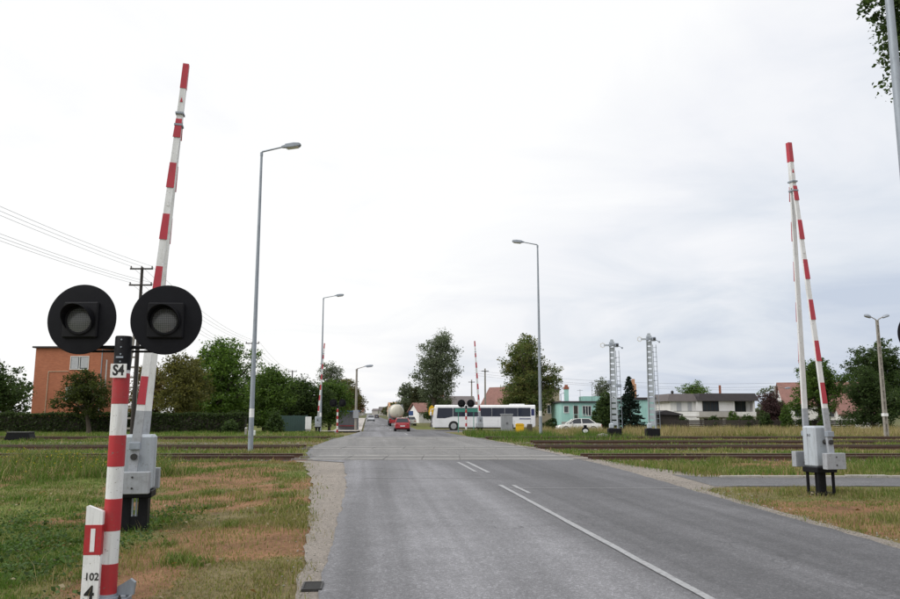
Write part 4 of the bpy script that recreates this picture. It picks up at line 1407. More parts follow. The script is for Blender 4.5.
def make_bus():
    t = thing('bus', 'long white bus with dark blue windows turning beyond the crossing', 'bus', (4.0, 92.0, float(base_z(92)) + .015), math.pi + R(-1))
    L = 12.2; h = L / 2; W = 1.25; H = 3.0
    prof = []      # cross section in (y,z)
    ring = [(-W, .36), (-W, 1.2), (-W * .985, 2.55), (-W * .93, 2.84), (-W * .75, 2.97), (W * .75, 2.97), (W * .93, 2.84), (W * .985, 2.55), (W, 1.2), (W, .36)]
    st = []
    for (x, sc_, dz) in ((-h, .965, 0.0), (-h + .08, 1.0, 0.0), (h - .7, 1.0, 0.0), (h - .25, .985, 0.0), (h, .93, 0)):
        rr = []
        for (y, z) in ring:
            xx = x
            if x > h - .5: xx = x - max(0, z - 1.1) * (.17 if x == h else .08)
            if x == h and z < .5: xx = x - .08
            rr.append((xx, y * sc_, z - (0.02 if x in (h, -h) and z > 2.8 else 0)))
        st.append(rr)
    vs, fs = loft(st, 10)
    body = MB().add(vs, fs).build('body', 'bus_white', t)
    MB().box(-h + .1, h - .3, -W * .96, W * .96, .22, .40, .02).build('underbody', 'tyre', t)
    for s in (-1, 1):
        yy = lambda z: s * (W * (1.0 - .012 * (z - 1.2)) + .004)
        # driver window with dropped sill, then side panes
        zt, zb = 2.64, 1.62
        pane = MB()
        pts = [(h - .55, 1.42), (h - 1.5, 1.42), (h - 2.45, 1.62), (h - 2.45, zt), (h - .68, zt)]
        pane.add([(x, yy(z), z) for x, z in pts] + [(x, yy(z) + s * .012, z) for x, z in pts],
                 [(0, 1, 2, 3, 4), (9, 8, 7, 6, 5)] + [(i, (i + 1) % 5, (i + 1) % 5 + 5, i + 5) for i in range(5)])
        pane.build('window', 'bus_glass', t)
        x = h - 2.50
        n = 6
        wd = (x + h - .55) / n
        for k in range(n):
            a = x - k * wd; b = a - wd + .03
            MB().add([(a, yy(zb), zb), (b, yy(zb), zb), (b, yy(zt), zt), (a, yy(zt), zt), (a, yy(zb) + s * .012, zb), (b, yy(zb) + s * .012, zb), (b, yy(zt) + s * .012, zt), (a, yy(zt) + s * .012, zt)],
                     [(0, 1, 2, 3), (7, 6, 5, 4), (0, 1, 5, 4), (1, 2, 6, 5), (2, 3, 7, 6), (3, 0, 4, 7)]).build('window', 'bus_glass', t)
        MB().box(-h + .12, -h + .50, yy(2.1) - .004, yy(2.1) + s * .006, 1.72, 2.52).build('rear_panel', 'bus_blue', t)
        MB().box(-h + .3, h - 2.7, s * (W + .002), s * (W + .016), .44, .95, .004).build('luggage_flap', 'bus_white', t)
        for k in range(5):
            xx = -h + .6 + k * 1.9
            MB().box(xx - .01, xx + .01, s * (W + .004), s * (W + .019), .46, 1.15).build('panel_joint', 'bus_skirt', t)
        for x in (h - 2.55, -h + 3.2):
            wheel(t, x, s * (W - .12), .48, .28, s)
            mm = Matrix.Translation((x, s * (W + .012), .50)) @ Matrix.Rotation(R(90), 4, 'X')
            MB().lathe([(.60, -.012), (.60, .012)], 28, mm).build('wheel_arch', 'tyre', body)
            MB().lathe([(.34, -.02), (.30, .02)], 22, mm).lathe([(.12, -.04), (.10, .04)], 12, mm).build('hub', 'rim', body)
    mb = MB()
    pts = [(-W * .86, 1.25), (W * .86, 1.25), (W * .84, 2.5), (-W * .84, 2.5)]
    fx = lambda z: h - max(0, z - 1.1) * .17 + .012
    mb.add([(fx(z), y, z) for y, z in pts] + [(fx(z) + .02, y, z) for y, z in pts], [(0, 1, 2, 3), (7, 6, 5, 4), (0, 1, 5, 4), (1, 2, 6, 5), (2, 3, 7, 6), (3, 0, 4, 7)])
    mb.build('windscreen', 'dark_glass', t)
    for s in (-1, 1):
        MB().tube([(h - .35, s * W * .95, 2.55), (h + .18, s * W * 1.02, 2.45), (h + .2, s * W * 1.04, 2.1)], .03, 6).box(h + .12, h + .26, s * W * 1.04 - .1, s * W * 1.04 + .1, 1.72, 2.12, .03).build('mirror', 'bus_white', t)
        MB().box(h - .03, h + .03, s * W * .55, s * W * .85, .65, .85, .02).build('headlight', 'light_clear', t)
        MB().box(-h - .02, -h + .05, s * W * .8, s * W * .93, .8, 1.4, .01).build('tail_light', 'light_red', t)
    MB().box(-h + 1.2, -h + 3.0, -.7, .7, 2.97, 3.10, .05).box(h - 4.0, h - 3.2, -.4, .4, 2.97, 3.05, .04).build('roof_hatch', 'bus_white', t)
    MB().box(-h + .55, -h + 1.9, W + .018, W + .024, 1.30, 1.40).build('side_stripe', 'bus_blue', t)
    return t


make_bus()


def make_tanker():
    t = thing('tanker_truck', 'cream tank truck with red rear bumper driving away ahead of the red hatchback', 'truck', (-8.75, 124.0, zroad(124)), ROADANG)
    tank = MB().lathe([(.25, -4.6), (.80, -4.52), (1.05, -4.3), (1.13, -4.0), (1.15, 0), (1.13, 2.0), (.9, 2.3)], 32, Matrix.Translation((0, 0, 2.25)) @ Matrix.Rotation(R(90), 4, 'Y')).build('tank', 'tank_cream', t)
    mb = MB()
    for x in (-3.9, -2, 0, 1.8):
        mb.lathe([(1.15, x), (1.17, x + .02), (1.17, x + .10), (1.15, x + .12)], 32, Matrix.Translation((0, 0, 2.25)) @ Matrix.Rotation(R(90), 4, 'Y'))
    mb.build('tank_band', 'weight_grey', tank)
    MB().box(-4.2, 2.0, -.25, .25, 3.32, 3.40, .02).box(-4.25, -4.1, -.95, -.6, 1.7, 3.3, .02).build('walkway', 'weight_grey', tank)
    MB().box(-4.6, 4.5, -.45, .45, .75, 1.1).build('chassis', 'dark_steel', t)
    bp = MB().box(-4.75, -4.55, -1.15, 1.15, .45, .95, .03).build('rear_bumper', 'truck_red', t)
    for s in (-1, 1):
        MB().box(-4.80, -4.74, s * .75, s * 1.05, .60, .78, .01).build('tail_light', 'light_red', bp)
        MB().box(-4.5, -2.0, s * .78, s * 1.2, 1.02, 1.12, .03).build('mudguard', 'truck_red', t)
        for x in (-3.9, -2.7, 3.5):
            wheel(t, x, s * .98, .5, .3, s)
    MB().box(2.6, 4.7, -1.1, 1.1, .7, 2.75, .12).build('cab', 'weight_grey', t)
    MB().box(2.58, 2.62, -.8, .8, 1.9, 2.8).build('cab_window', 'dark_glass', t)
    return t


make_tanker()


# ------------------------------------------------------------------ houses
def window(parent, x0, x1, z0, z1, y, frame='window_white', glass='house_glass', mull=1, depth=.10, cur=False):
    """in a wall facing -y, front face at y"""
    f = MB()
    w = .07
    f.box(x0 - w, x1 + w, y - .05, y + .02, z1, z1 + w).box(x0 - w, x1 + w, y - .08, y + .02, z0 - w, z0).box(x0 - w, x0, y - .05, y + .02, z0, z1).box(x1, x1 + w, y - .05, y + .02, z0, z1)
    for k in range(mull):
        xm = x0 + (x1 - x0) * (k + 1) / (mull + 1)
        f.box(xm - .035, xm + .035, y - .045, y + .02, z0, z1)
    fo = f.build('window', frame, parent)
    MB().box(x0, x1, y - .015, y + .012, z0, z1).build('pane', glass, fo)
    if cur:
        MB().box(x0 + .04, x0 + (x1 - x0) * .42, y - .022, y - .016, z0 + .03, z1 - .03).box(x1 - (x1 - x0) * .42, x1 - .04, y - .022, y - .016, z0 + .12, z1 - .03).build('curtain', 'curtain', fo)
    return fo


# brick house on the left
bh = thing('brick_house', 'two-storey flat-roofed orange brick house behind the hedge', 'house', (-40.9, 75.0, -.42), R(0))
MB().box(0, 6.75, 0, 6.2, -.3, 8.32).build('wall', 'brick_wall', bh)
MB().box(-.25, 7.0, -.25, 6.4, 8.32, 8.48).build('roof', 'dark_roof', bh)
window(bh, 3.55, 5.25, 6.25, 7.45, 0, mull=1, cur=True)
window(bh, 3.3, 5.0, 3.3, 4.5, 0, mull=1, cur=True)
MB().tube([(1.35, -.03, .6), (1.42, -.03, 6.0)], .03, 6).tube([(1.42, -.03, 6.0), (3.4, -.03, 6.02)], .03, 6).build('conduit', 'beige_wall', bh)
MB().tube([(6.6, -.06, .2), (6.6, -.06, 8.3)], .05, 8).build('downpipe', 'galvanised', bh)
MB().box(6.755, 6.83, .5, .65, 4.6, 7.2).build('white_pipe', 'window_white', bh)


def gable(name, label, loc, rz, lx, ly, hw, hr, wall, roof, over=.35, chim=None, wins=()):
    """ridge along local x; local y depth; front faces -y"""
    t = thing(name, label, 'house', loc, rz)
    MB().prism([(0, -.4), (ly, -.4), (ly, hw), (ly / 2, hr - .12), (0, hw)], 0, lx, 'x').build('wall', wall, t)
    k = (hr - hw) / (ly / 2)
    o = over
    rm = MB()
    for s in (0, 1):
        y0 = -o if s == 0 else ly + o
        a = [(y0, hw - k * o), (ly / 2, hr), (ly / 2, hr + .16), (y0, hw - k * o + .16)]
        rm.prism(a, -o, lx + o, 'x')
    ro = rm.build('roof', roof, t)
    if chim:
        x, y, h = chim
        MB().box(x - .3, x + .3, y - .25, y + .25, hw, h).box(x - .36, x + .36, y - .31, y + .31, h, h + .12).build('chimney', 'chimney_brick', ro)
    for (x0, x1, z0, z1) in wins:
        window(t, x0, x1, z0, z1, 0, mull=1)
    return t


gable('roofed_house', 'house with steep faded red roof rising above the bus', (5.2, 131, -.5), R(-40), 7.5, 6.0, 2.8, 6.3, 'grey_wall', 'red_roof', chim=(4.2, 3.0, 6.9), wins=((1, 2.2, 1.0, 2.2), (4, 5.2, 1.0, 2.2)))
gable('roofed_house', 'low grey house with dark roof seen over the front of the bus', (-3.2, 148, -.5), R(6), 8.0, 7.0, 3.6, 5.2, 'grey_wall', 'grey_roof', chim=(2.0, 3.5, 5.9), wins=((1, 2.3, 1.4, 2.6), (4.5, 5.8, 1.4, 2.6)))
gable('roofed_house', 'small house with red roof beyond the far verge right of the truck', (-6.4, 158, -.5), R(25), 6.0, 5.5, 2.3, 4.0, 'white_wall', 'red_roof', wins=((1, 2, .9, 1.9), (3.5, 4.5, .9, 1.9)))

bg = thing('beige_house', 'tall narrow beige rendered building behind the leafy chestnut tree', 'house', (9.6, 106, -.5), R(3))
MB().box(0, 5.6, 0, 9, -.4, 5.2).build('wall', 'beige_wall', bg)
MB().prism([(-.2, 5.2), (5.8, 5.2), (5.8, 5.32), (2.6, 6.4), (-.2, 5.32)], -.2, 9.2, 'y').build('roof', 'grey_roof', bg)
window(bg, 3.9, 4.7, 2.0, 3.1, 0)

te = thing('teal_house', 'flat-roofed teal bungalow with thin chimney behind the white sedan', 'house', (13.4, 92.5, -.5), R(0))
MB().box(0, 7.2, 0, 9, -.4, 3.30).build('wall', 'teal_wall', te)
MB().box(-.25, 7.45, -.3, 9.2, 3.30, 3.46).build('roof', 'dark_roof', te)
MB().box(7.2, 11.5, .9, 9, -.4, 3.62).build('wing_wall', 'teal_wall', te)
MB().box(7.3, 11.7, .7, 9.2, 3.62, 3.92).build('wing_roof', 'dark_roof', te)
MB().box(3.5, 6.2, 5, 8, 3.46, 4.15).build('roof_room', 'teal_wall', te)
ch = MB().box(.75, 1.25, 2.0, 2.5, 3.46, 4.95).build('chimney', 'teal_wall', te)
MB().box(.70, 1.30, 1.95, 2.55, 4.95, 5.25).box(.82, 1.18, 2.07, 2.43, 5.25, 5.5).build('chimney_pot', 'chimney_brick', ch)
MB().tube([(.3, 2.2, 3.4), (.3, 2.2, 4.4), (.75, 2.2, 4.5)], .05, 6).build('flue', 'galvanised', ch)
window(te, .35, .85, 2.1, 2.85, 0, mull=0)
window(te, 2.6, 3.55, 1.75, 2.85, 0, mull=2)
d = MB().box(1.5, 2.0, -.04, .03, 1.0, 2.9).build('door', 'dark_wood', te)
MB().box(1.42, 1.5, -.06, .02, 1.0, 2.98).box(2.0, 2.08, -.06, .02, 1.0, 2.98).build('frame', 'window_white', d)
MB().box(.0, 3.0, -.5, 0, -.4, 1.0).build('terrace', 'concrete', te)
rl_ = MB()
for k in range(9):
    rl_.box(.05 + k * .36, .08 + k * .36, -.48, -.45, 1.0, 1.85)
rl_.box(0, 3.0, -.485, -.445, 1.85, 1.9).build('railing', 'teal_wall', te)
an = MB()
for x, h in ((4.5, 6.0), (5.3, 4.9), (3.0, 5.0)):
    an.tube([(x, 4, 3.4), (x, 4, h)], .02, 5).box(x - .35, x + .35, 3.99, 4.01, h - .15, h - .12)
an.build('aerial', 'wire', te)
oc = thing('brown_chimney_house', 'low house with tall ochre chimney stack behind the spruce', 'house', (22.5, 108, -.5), 0)
MB().box(0, 4, 0, 6, -.4, 3.6).build('wall', 'beige_wall', oc)
MB().box(-.2, 4.2, -.2, 6.2, 3.6, 3.8).build('roof', 'dark_roof', oc)
MB().box(3.6, 4.3, 2, 2.7, 3.8, 6.2).box(3.75, 4.15, 2.15, 2.55, 6.2, 6.9).build('chimney', 'ochre_roof', oc)
gable('roofed_house', 'small house with pale ochre roof left of the white house', (29.0, 141, -.5), R(8), 12.0, 7, 1.9, 3.6, 'beige_wall', 'ochre_roof')

# dark garden shed
sh_ = thing('shed', 'low dark timber shed in front of the white house', 'shed', (26.6, 99, -.5), R(2))
MB().box(0, 3.0, 0, 3, -.3, 1.9).build('wall', 'dark_wood', sh_)
MB().prism([(-.3, 1.85), (3.4, 1.75), (3.3, 1.9), (1.2, 2.4), (-.3, 2.0)], -.3, 3.3, 'y').build('roof', 'dark_roof', sh_)

# white two-storey house with mansard roof
wh = thing('white_house', 'white two-storey house with dark mansard roof and long balcony', 'house', (31.4, 110, -.5), R(0))
W_ = 12.4
MB().box(.4, 4.0, .8, 9, -.4, 3.75).build('wall', 'white_wall', wh)
MB().box(4.0, W_ - 2.9, .3, 9, -.4, 3.75).build('front_wall', 'white_wall', wh)
MB().box(W_ - 2.9, W_, 1.4, 9, -.4, 3.75).build('loggia_wall', 'white_wall', wh)
MB().box(W_ - .25, W_, .25, 1.4, -.4, 3.75).build('loggia_pillar', 'white_wall', wh)
MB().box(W_ - 3.15, W_ - 2.9, .25, 1.4, 1.4, 3.75).build('loggia_pillar', 'white_wall', wh)


def mansard(x0, x1, y0, y1, z0, z1, inset, material, nm):
    vs = [(x0, y0, z0), (x1, y0, z0), (x1, y1, z0), (x0, y1, z0), (x0 + inset, y0 + inset, z1), (x1 - inset, y0 + inset, z1), (x1 - inset, y1 - inset, z1), (x0 + inset, y1 - inset, z1)]
    return MB().add(vs, [(0, 3, 2, 1), (4, 5, 6, 7), (0, 1, 5, 4), (1, 2, 6, 5), (2, 3, 7, 6), (3, 0, 4, 7)]).build(nm, material, wh)


r1 = mansard(-.15, 4.2, .2, 9.3, 3.72, 4.80, .45, 'grey_roof', 'side_roof')
r2 = mansard(4.1, W_ + .5, -.2, 9.4, 3.75, 4.84, .40, 'dark_roof', 'roof')
MB().box(8.4, 8.65, 3, 3.3, 4.8, 6.1).build('chimney', 'chimney_brick', r2)
MB().lathe([(.2, 4.7), (.2, 5.1), (.28, 5.12), (.1, 5.35)], 10, Matrix.Translation((1.7, 4, 0))).build('vent', 'dark_steel', r1)
window(wh, 4.95, 7.15, 2.35, 3.65, .3, frame='dark_wood', mull=3)
window(wh, W_ - 2.65, W_ - .95, 2.2, 3.65, 1.4, frame='dark_wood', mull=2)
window(wh, 1.3, 2.0, 2.0, 3.6, .8, mull=0, glass='curtain')
window(wh, 2.9, 3.5, 2.0, 3.6, .8, mull=0, glass='curtain')
ba = MB().box(.4, W_ - 2.9, -.8, .3, 1.45, 1.62).box(W_ - 2.9, W_, -.1, 1.4, 1.45, 1.62).build('balcony_floor', 'concrete', wh)
MB().box(.4, 4.0, -.8, -.74, 1.62, 2.25).box(W_ - 2.9, W_, -.1, -.04, 1.62, 2.2).build('balcony_panel', 'white_wall', ba)
MB().box(4.0, W_ - 3.0, -.79, -.75, 1.62, 2.22).build('balcony_board', 'grey_wall', ba)
MB().box(.4, W_ - 2.9, -.81, -.73, 2.26, 2.32).build('hand_rail', 'dark_steel', ba)
MB().box(5.0, 7.2, .26, .31, -.4, 1.25).build('garage_door', 'dark_wood', wh)
MB().box(W_ - 2.6, W_ - .6, 1.35, 1.41, -.2, 1.2).build('cellar_window', 'dark_glass', wh)
MB().box(2.0, 3.8, -1.4, -.9, -.4, 1.35).build('porch_wall', 'white_wall', wh)
MB().prism([(7.4, -.4), (9.2, -.4), (7.4, 1.4)], -.6, .2, 'y').build('outer_stair', 'concrete', wh)

gable('roofed_house', 'white house with red tiled roof half hidden by trees at the yard', (47.2, 108, -.5), R(-14), 11.5, 8.0, 3.3, 6.3, 'white_wall', 'red_roof', chim=(6, 4, 6.9), wins=((1.2, 2.4, 1.5, 2.7), (5, 6.2, 1.5, 2.7), (8, 9.2, 1.5, 2.7)))
sd = gable('lean_to_house', 'small white outbuilding with red lean-to roof beside the red tiled house', (52.6, 103.5, -.5), R(-14), 4.6, 3.2, 1.9, 3.0, 'white_wall', 'red_roof')

# kiosk by the far pavement, blue round sign, yellow board
ki = thing('bus_shelter', 'small grey bus shelter on the far footway under dark trees', 'bus shelter', (-11.9, 90, -.4), R(6))
MB().box(-1.2, 1.2, .6, .68, 0, 2.1).box(-1.2, -1.14, -.5, .6, .3, 2.1).box(1.14, 1.2, -.5, .6, .3, 2.1).build('wall', 'cabinet_grey', ki)
MB().box(-1.35, 1.35, -.75, .8, 2.1, 2.22).build('roof', 'sign_blue', ki)
MB().box(-1.0, 1.0, .15, .5, .42, .5).build('bench', 'truck_red', ki)
ps = thing('road_sign', 'blue square road sign on a post right of the tanker truck', 'sign', (-6.0, 118, -.45), R(5))
MB().tube([(0, 0, 0), (0, 0, 2.1)], .03, 8).build('post', 'galvanised', ps)
MB().box(-.35, .35, -.05, -.03, 1.6, 2.3, .004).build('panel', 'sign_blue', ps)
ys_ = thing('road_sign', 'round yellow board on a post left of the bus', 'sign', (-2.3, 97, -.48), R(5))
MB().tube([(0, 0, 0), (0, 0, 2.9)], .035, 8).build('post', 'galvanised', ys_)
MB().prism([(-.35, 1.75), (.35, 1.75), (.42, 2.2), (.3, 2.75), (0, 3.0), (-.3, 2.75), (-.42, 2.2)], -.06, -.035, 'y').build('panel', 'yellow_plastic', ys_)

# distant town at the end of the road
for i in range(14):
    x = -95 + i * 11 + random.uniform(-3, 3)
    y = 420 + random.uniform(-60, 160)
    if abs(x - float(xc(y))) < 9: x += 16 if x > float(xc(y)) else -16
    gable('town_house', 'distant small house with faded roof at the end of the road', (x, y, -.5), R(random.uniform(-20, 20)), random.uniform(8, 12), 8, random.uniform(3, 5.5), random.uniform(6.5, 9), random.choice(['white_wall', 'beige_wall', 'grey_wall']), random.choice(['red_roof', 'red_roof', 'grey_roof', 'ochre_roof']))['group'] = 'distant houses at the end of the road'

# houses lining the far end of the road
for i, (y, sd_, off_) in enumerate(((235, -1, 15), (270, 1, 14), (320, -1, 14), (345, 1, 16), (400, -1, 13), (450, 1, 13), (520, -1, 12), (600, 1, 11), (690, -1, 10), (760, 1, 6))):
    gable('town_house', 'distant small house with faded roof at the end of the road', (float(xc(y)) + sd_ * off_ - 4, y, -.5), R(random.uniform(-12, 12)), 8, 8, random.uniform(3, 4.5), random.uniform(6, 7.5), random.choice(['white_wall', 'beige_wall', 'grey_wall']), random.choice(['red_roof', 'grey_roof', 'ochre_roof']))['group'] = 'distant houses at the end of the road'

# green slatted fence, left
gf = thing('fence', 'dark green plank fence ending at the far barrier', 'fence', (-13.95, 63.6, gzf(-14, 64)), R(68))
pl = MB().box(-.068, .068, -.012, .012, .05, 1.36, .005).mesh('plank')
for k in range(27):
    o = link('plank', pl, 'fence_green', gf); o.location = (.1 + k * .148, random.uniform(-.006, .006), random.uniform(-.02, .02))
MB().box(0, 4.05, .014, .05, .3, .38).build('rail', 'fence_green', gf)
MB().box(0, 4.05, .014, .05, 1.05, 1.13).build('rail', 'fence_green', gf)
for x in (0, 2, 4.0):
    MB().box(x - .05, x + .05, .052, .15, -.2, 1.4, .01).build('post', 'fence_green', gf)
wbx = thing('meter_cabinet', 'pale grey meter cabinet at the end of the green plank fence', 'cabinet', (-12.0, 65.2, gzf(-12, 65.2)), R(10))
MB().box(-.25, .25, -.15, .15, .2, 1.25, .015).build('case', 'board_white', wbx)
MB().box(-.2, .2, -.12, .12, -.1, .2).build('foot', 'concrete', wbx)
# low garden wall/fence in front of the white house
cf = thing('fence', 'long low dark garden fence in front of the white house', 'fence', (20.5, 97.2, -.5), R(0))
for k in range(20):
    x = k * 1.6
    MB().box(x - .06, x + .06, -.06, .06, -.2, 1.25, .01).build('post', 'dark_wood', cf)
pm = MB()
for q in range(5):
    pm.box(.07, 1.53, -.02, .02, .08 + q * .22, .26 + q * .22)
pm = pm.mesh('panel')
for k in range(19):
    o = link('panel', pm, 'dark_wood', cf); o.location = (k * 1.6, 0, 0)


# ------------------------------------------------------------------ vegetation
def leaf_quads(P, size, rs, flat=0.35, aspect=.62):
    """folded rhombic leaves at points P (n,3)"""
    n = len(P)
    nrm = rs.normal(size=(n, 3)); nrm[:, 2] = np.abs(nrm[:, 2]) + flat
    nrm /= np.linalg.norm(nrm, axis=1)[:, None]
    a = rs.normal(size=(n, 3)); a -= nrm * np.sum(a * nrm, 1)[:, None]
    a /= np.linalg.norm(a, axis=1)[:, None]
    b = np.cross(nrm, a)
    s = (size * rs.uniform(.45, 1.6, n))[:, None]
    V = np.empty((n, 4, 3))
    V[:, 0] = P - a * s * .5
    V[:, 1] = P + b * s * aspect * .5 + nrm * s * .10
    V[:, 2] = P + a * s * .5 - nrm * s * .08
    V[:, 3] = P - b * s * aspect * .5 + nrm * s * .10
    F = np.arange(n * 4).reshape(n, 4)
    return V.reshape(-1, 3), F


def crown_points(lobes, n, clump, rs, hollow=.45, per=14):
    """leaf positions: clumps spread through the volume of the lobes, with gaps between them"""
    w = np.array([l[3] * l[4] * l[5] for l in lobes]) ** .72
    w = w / w.sum()
    nc = max(6, n // per)
    li = rs.choice(len(lobes), nc, p=w)
    Lb = np.array(lobes)[li]
    d = rs.normal(size=(nc, 3)); d /= np.linalg.norm(d, axis=1)[:, None]
    r = rs.uniform(hollow ** 3, 1, nc) ** (1 / 3)
    r = r * (1 + .10 * np.clip(rs.normal(size=nc), -1.5, 1.3))
    cc = Lb[:, :3] + d * r[:, None] * Lb[:, 3:6]
    ci = rs.integers(0, nc, n)
    cs = clump * rs.uniform(.6, 1.5, nc)
    off = np.clip(rs.normal(size=(n, 3)), -1.7, 1.7) * cs[ci][:, None] * np.array((1, 1, .65))
    return cc[ci] + off, ci, nc


def foliage(name, parent, lobes, n, leaf, clump, cols, seed, hollow=.45, per=14, material='leaf', flat=.35, zmin=None):
    rs = np.random.default_rng(seed)
    P, ci, nc = crown_points(lobes, n, clump, rs, hollow, per)
    if zmin is not None:
        P[:, 2] = np.maximum(P[:, 2], zmin + rs.uniform(0, .3, n))
    V, F = leaf_quads(P, leaf, rs, flat)
    cols = np.array(cols)
    cm = rs.random(nc) * .8 + .2 * rs.random(nc)                       # tint per clump, then per leaf
    t = np.clip(cm[ci] * .75 + rs.normal(0, .16, n) + .12, 0, .999) * (len(cols) - 1)
    i = t.astype(int); f = (t - i)[:, None]
    col = cols[i] * (1 - f) + cols[np.minimum(i + 1, len(cols) - 1)] * f
    col = col * rs.uniform(.75, 1.2, n)[:, None]
    return np_mesh(name, V, F, material, parent, cols=np.repeat(col, 4, 0))


def limbs(parent, base, top_z, r, lobes, rs, lean=(0, 0), crook=.25):
    """tapered trunk with limbs to the lobes"""
    mb = MB()
    b = Vector(base); fork = Vector((b.x + lean[0], b.y + lean[1], top_z))
    pts = [b + (fork - b) * s + Vector((crook * r * math.sin(5 * s + 1), crook * r * math.cos(4 * s), 0)) * (1 if 0 < s < 1 else 0) for s in (0, .15, .4, .7, 1)]
    pts[0].z -= .3
    mb.tube(pts, [r * 1.5, r * 1.1, r * .95, r * .85, r * .72], 10)
    for k, l in enumerate(lobes):
        c = Vector(l[:3])
        q = pts[3] if k % 2 else pts[4]
        mid = (q + c) / 2 + Vector((rs.uniform(-.2, .2), rs.uniform(-.2, .2), rs.uniform(-.3, .2))) * l[3] * .4
        mb.tube([q, mid, c], [r * .5, r * .3, r * .12], 6)
        for j in range(3):
            d = Vector((rs.normal(), rs.normal(), abs(rs.normal()) * .6 + .1)).normalized()
            e = c + Vector((d.x * l[3], d.y * l[4], d.z * l[5])) * .8
            mb.tube([mid, (mid + e) / 2 + Vector((0, 0, .1 * l[5])), e], [r * .2, r * .12, r * .04], 5)
    return mb.build('trunk', 'bark', parent, fix=False)


DKG = [(0.035, 0.058, 0.019), (0.058, 0.094, 0.030), (0.088, 0.129, 0.039)]
MID = [(0.046, 0.088, 0.022), (0.085, 0.143, 0.031), (0.131, 0.200, 0.046)]
LIT = [(0.061, 0.117, 0.023), (0.110, 0.185, 0.038), (0.166, 0.255, 0.056)]
OLV = [(0.080, 0.087, 0.028), (0.130, 0.130, 0.040), (0.198, 0.183, 0.055)]
BRN = [(0.076, 0.068, 0.027), (0.137, 0.106, 0.038), (0.199, 0.137, 0.049)]
CHS = [(.062, .098, .030), (.105, .145, .044), (.155, .180, .058), (.21, .175, .065)]
PUR = [(0.049, 0.034, 0.034), (0.087, 0.049, 0.049), (0.113, 0.068, 0.061)]
GRY = [(.085, .112, .062), (.135, .165, .098), (.20, .225, .150)]


def tree(name, label, x, y, rx, top, bottom, cols, seed, n=7000, leaf=.24, nl=7, shape='round', group=None, hollow=.45, per=14, clump=.30, lean=(0, 0), z=None, tr=None, ry=None):
    rs = np.random.default_rng(seed)
    z0 = gzf(x, y) if z is None else z
    t = thing(name, label, 'tree', (x, y, z0), 0, group)
    H = top - z0; B = bottom - z0
    lobes = []
    ch = H - B
    ry = ry or rx
    if shape == 'round':
        m = nl * 2 + 5
        for k in range(m):
            f = (k + .5) / m
            a = k * 2.399 + rs.uniform(-.5, .5)
            prof = math.sin(math.pi * min(.95, .16 + .80 * f ** 1.05)) ** .65
            rad = rs.uniform(.35, .80) if k % 3 else rs.uniform(.1, .35)
            rr = rx * rad * prof
            s_ = rs.uniform(.26, .44) * (1.1 - .25 * f)
            lobes.append((lean[0] * f + rr * math.cos(a), lean[1] * f + rr * math.sin(a) * ry / rx, B + ch * (.10 + .80 * f) + rs.uniform(-.04, .04) * ch, rx * s_, ry * s_, max(ch * .09, min(ch * .16, rx * s_ * .85))))
        lobes.append((lean[0], lean[1], B + ch * .55, rx * .45, ry * .45, ch * .30))
    elif shape == 'tall':
        for k in range(nl + 3):
            f = (k + .5) / (nl + 3)
            a = k * 2.4 + rs.uniform(-.4, .4)
            prof = (math.sin(math.pi * (.16 + .72 * f ** .9))) ** .8
            rr = rx * .42 * prof
            lobes.append((rr * math.cos(a) + lean[0] * f, rr * math.sin(a) + lean[1] * f, B + ch * (.08 + .84 * f), rx * .58 * prof * rs.uniform(.8, 1.15), rx * .58 * prof, ch * .11))
    limbs(t, (-lean[0] * .3, -lean[1] * .3, 0), B + ch * .22, tr or max(.10, rx * .055), lobes, rs, lean=(lean[0] * .4, lean[1] * .4))
    foliage('crown', t, lobes, int(n * 1.8), leaf * .86, clump * .85, cols, seed + 1000, hollow, int(per * 1.7))
    return t


tree('leafy_tree', 'dense dark tree at the left side of the brick house', -42.3, 69.5, 3.6, 6.7, .8, DKG, 11, 9000, .24, ry=2.8)
tree('fruit_tree', 'small leaning fruit tree in front of the brick house', -28.3, 60.0, 2.55, 4.65, 1.3, [(.03, .045, .012), (.055, .07, .018), (.085, .10, .03)], 12, 5200, .19, lean=(-.6, 0), tr=.16, clump=.25, hollow=.3)
tree('leafy_tree', 'olive brown tree left of the big light green tree', -23.4, 66.3, 2.9, 6.9, .9, OLV, 13, 8500, .22, hollow=.3)
tree('leafy_tree', 'brownish tree behind the stayed telegraph pole', -28.0, 71.0, 2.7, 6.3, .5, BRN, 37, 6500, .22)
tree('leafy_tree', 'large light green spreading tree above the hedge behind the tall banded lamp', -22.3, 75.0, 4.5, 9.1, 1.2, LIT, 14, 13000, .24, nl=9)
tree('leafy_tree', 'dark bushy tree filling the gap right of the large light green tree', -16.6, 71.5, 2.6, 6.0, .4, MID, 15, 7500, .22)
tree('leafy_tree', 'broad dark tree behind the green plank fence', -15.0, 77.5, 3.5, 5.1, .3, DKG, 16, 9500, .23)
tree('leafy_tree', 'dark shrubby tree at the end of the hedge', -19.4, 80.0, 3.0, 4.6, .2, DKG, 17, 6500, .24)
tree('leafy_tree', 'dark tree overhanging the lamp behind the far left barrier', -13.2, 84.0, 2.6, 5.3, .2, MID, 26, 7000, .22)
tree('leafy_tree', 'low dark tree behind the brick house wing', -27.5, 84.0, 3.2, 6.5, .4, DKG, 27, 5500, .26)
tree('airy_tree', 'airy grey green tree beside the old concrete lamp', -17.4, 112, 2.5, 9.0, 2.0, GRY, 18, 4200, .24, hollow=.2, per=10)
tree('roadside_tree', 'dark roadside tree overhanging the far footway', -17.2, 124, 3.1, 7.3, .6, OLV, 19, 6000, .28)
tree('roadside_tree', 'reddish brown roadside tree nearest the distant town', -18.2, 143, 2.7, 6.4, .6, BRN, 20, 4500, .3)
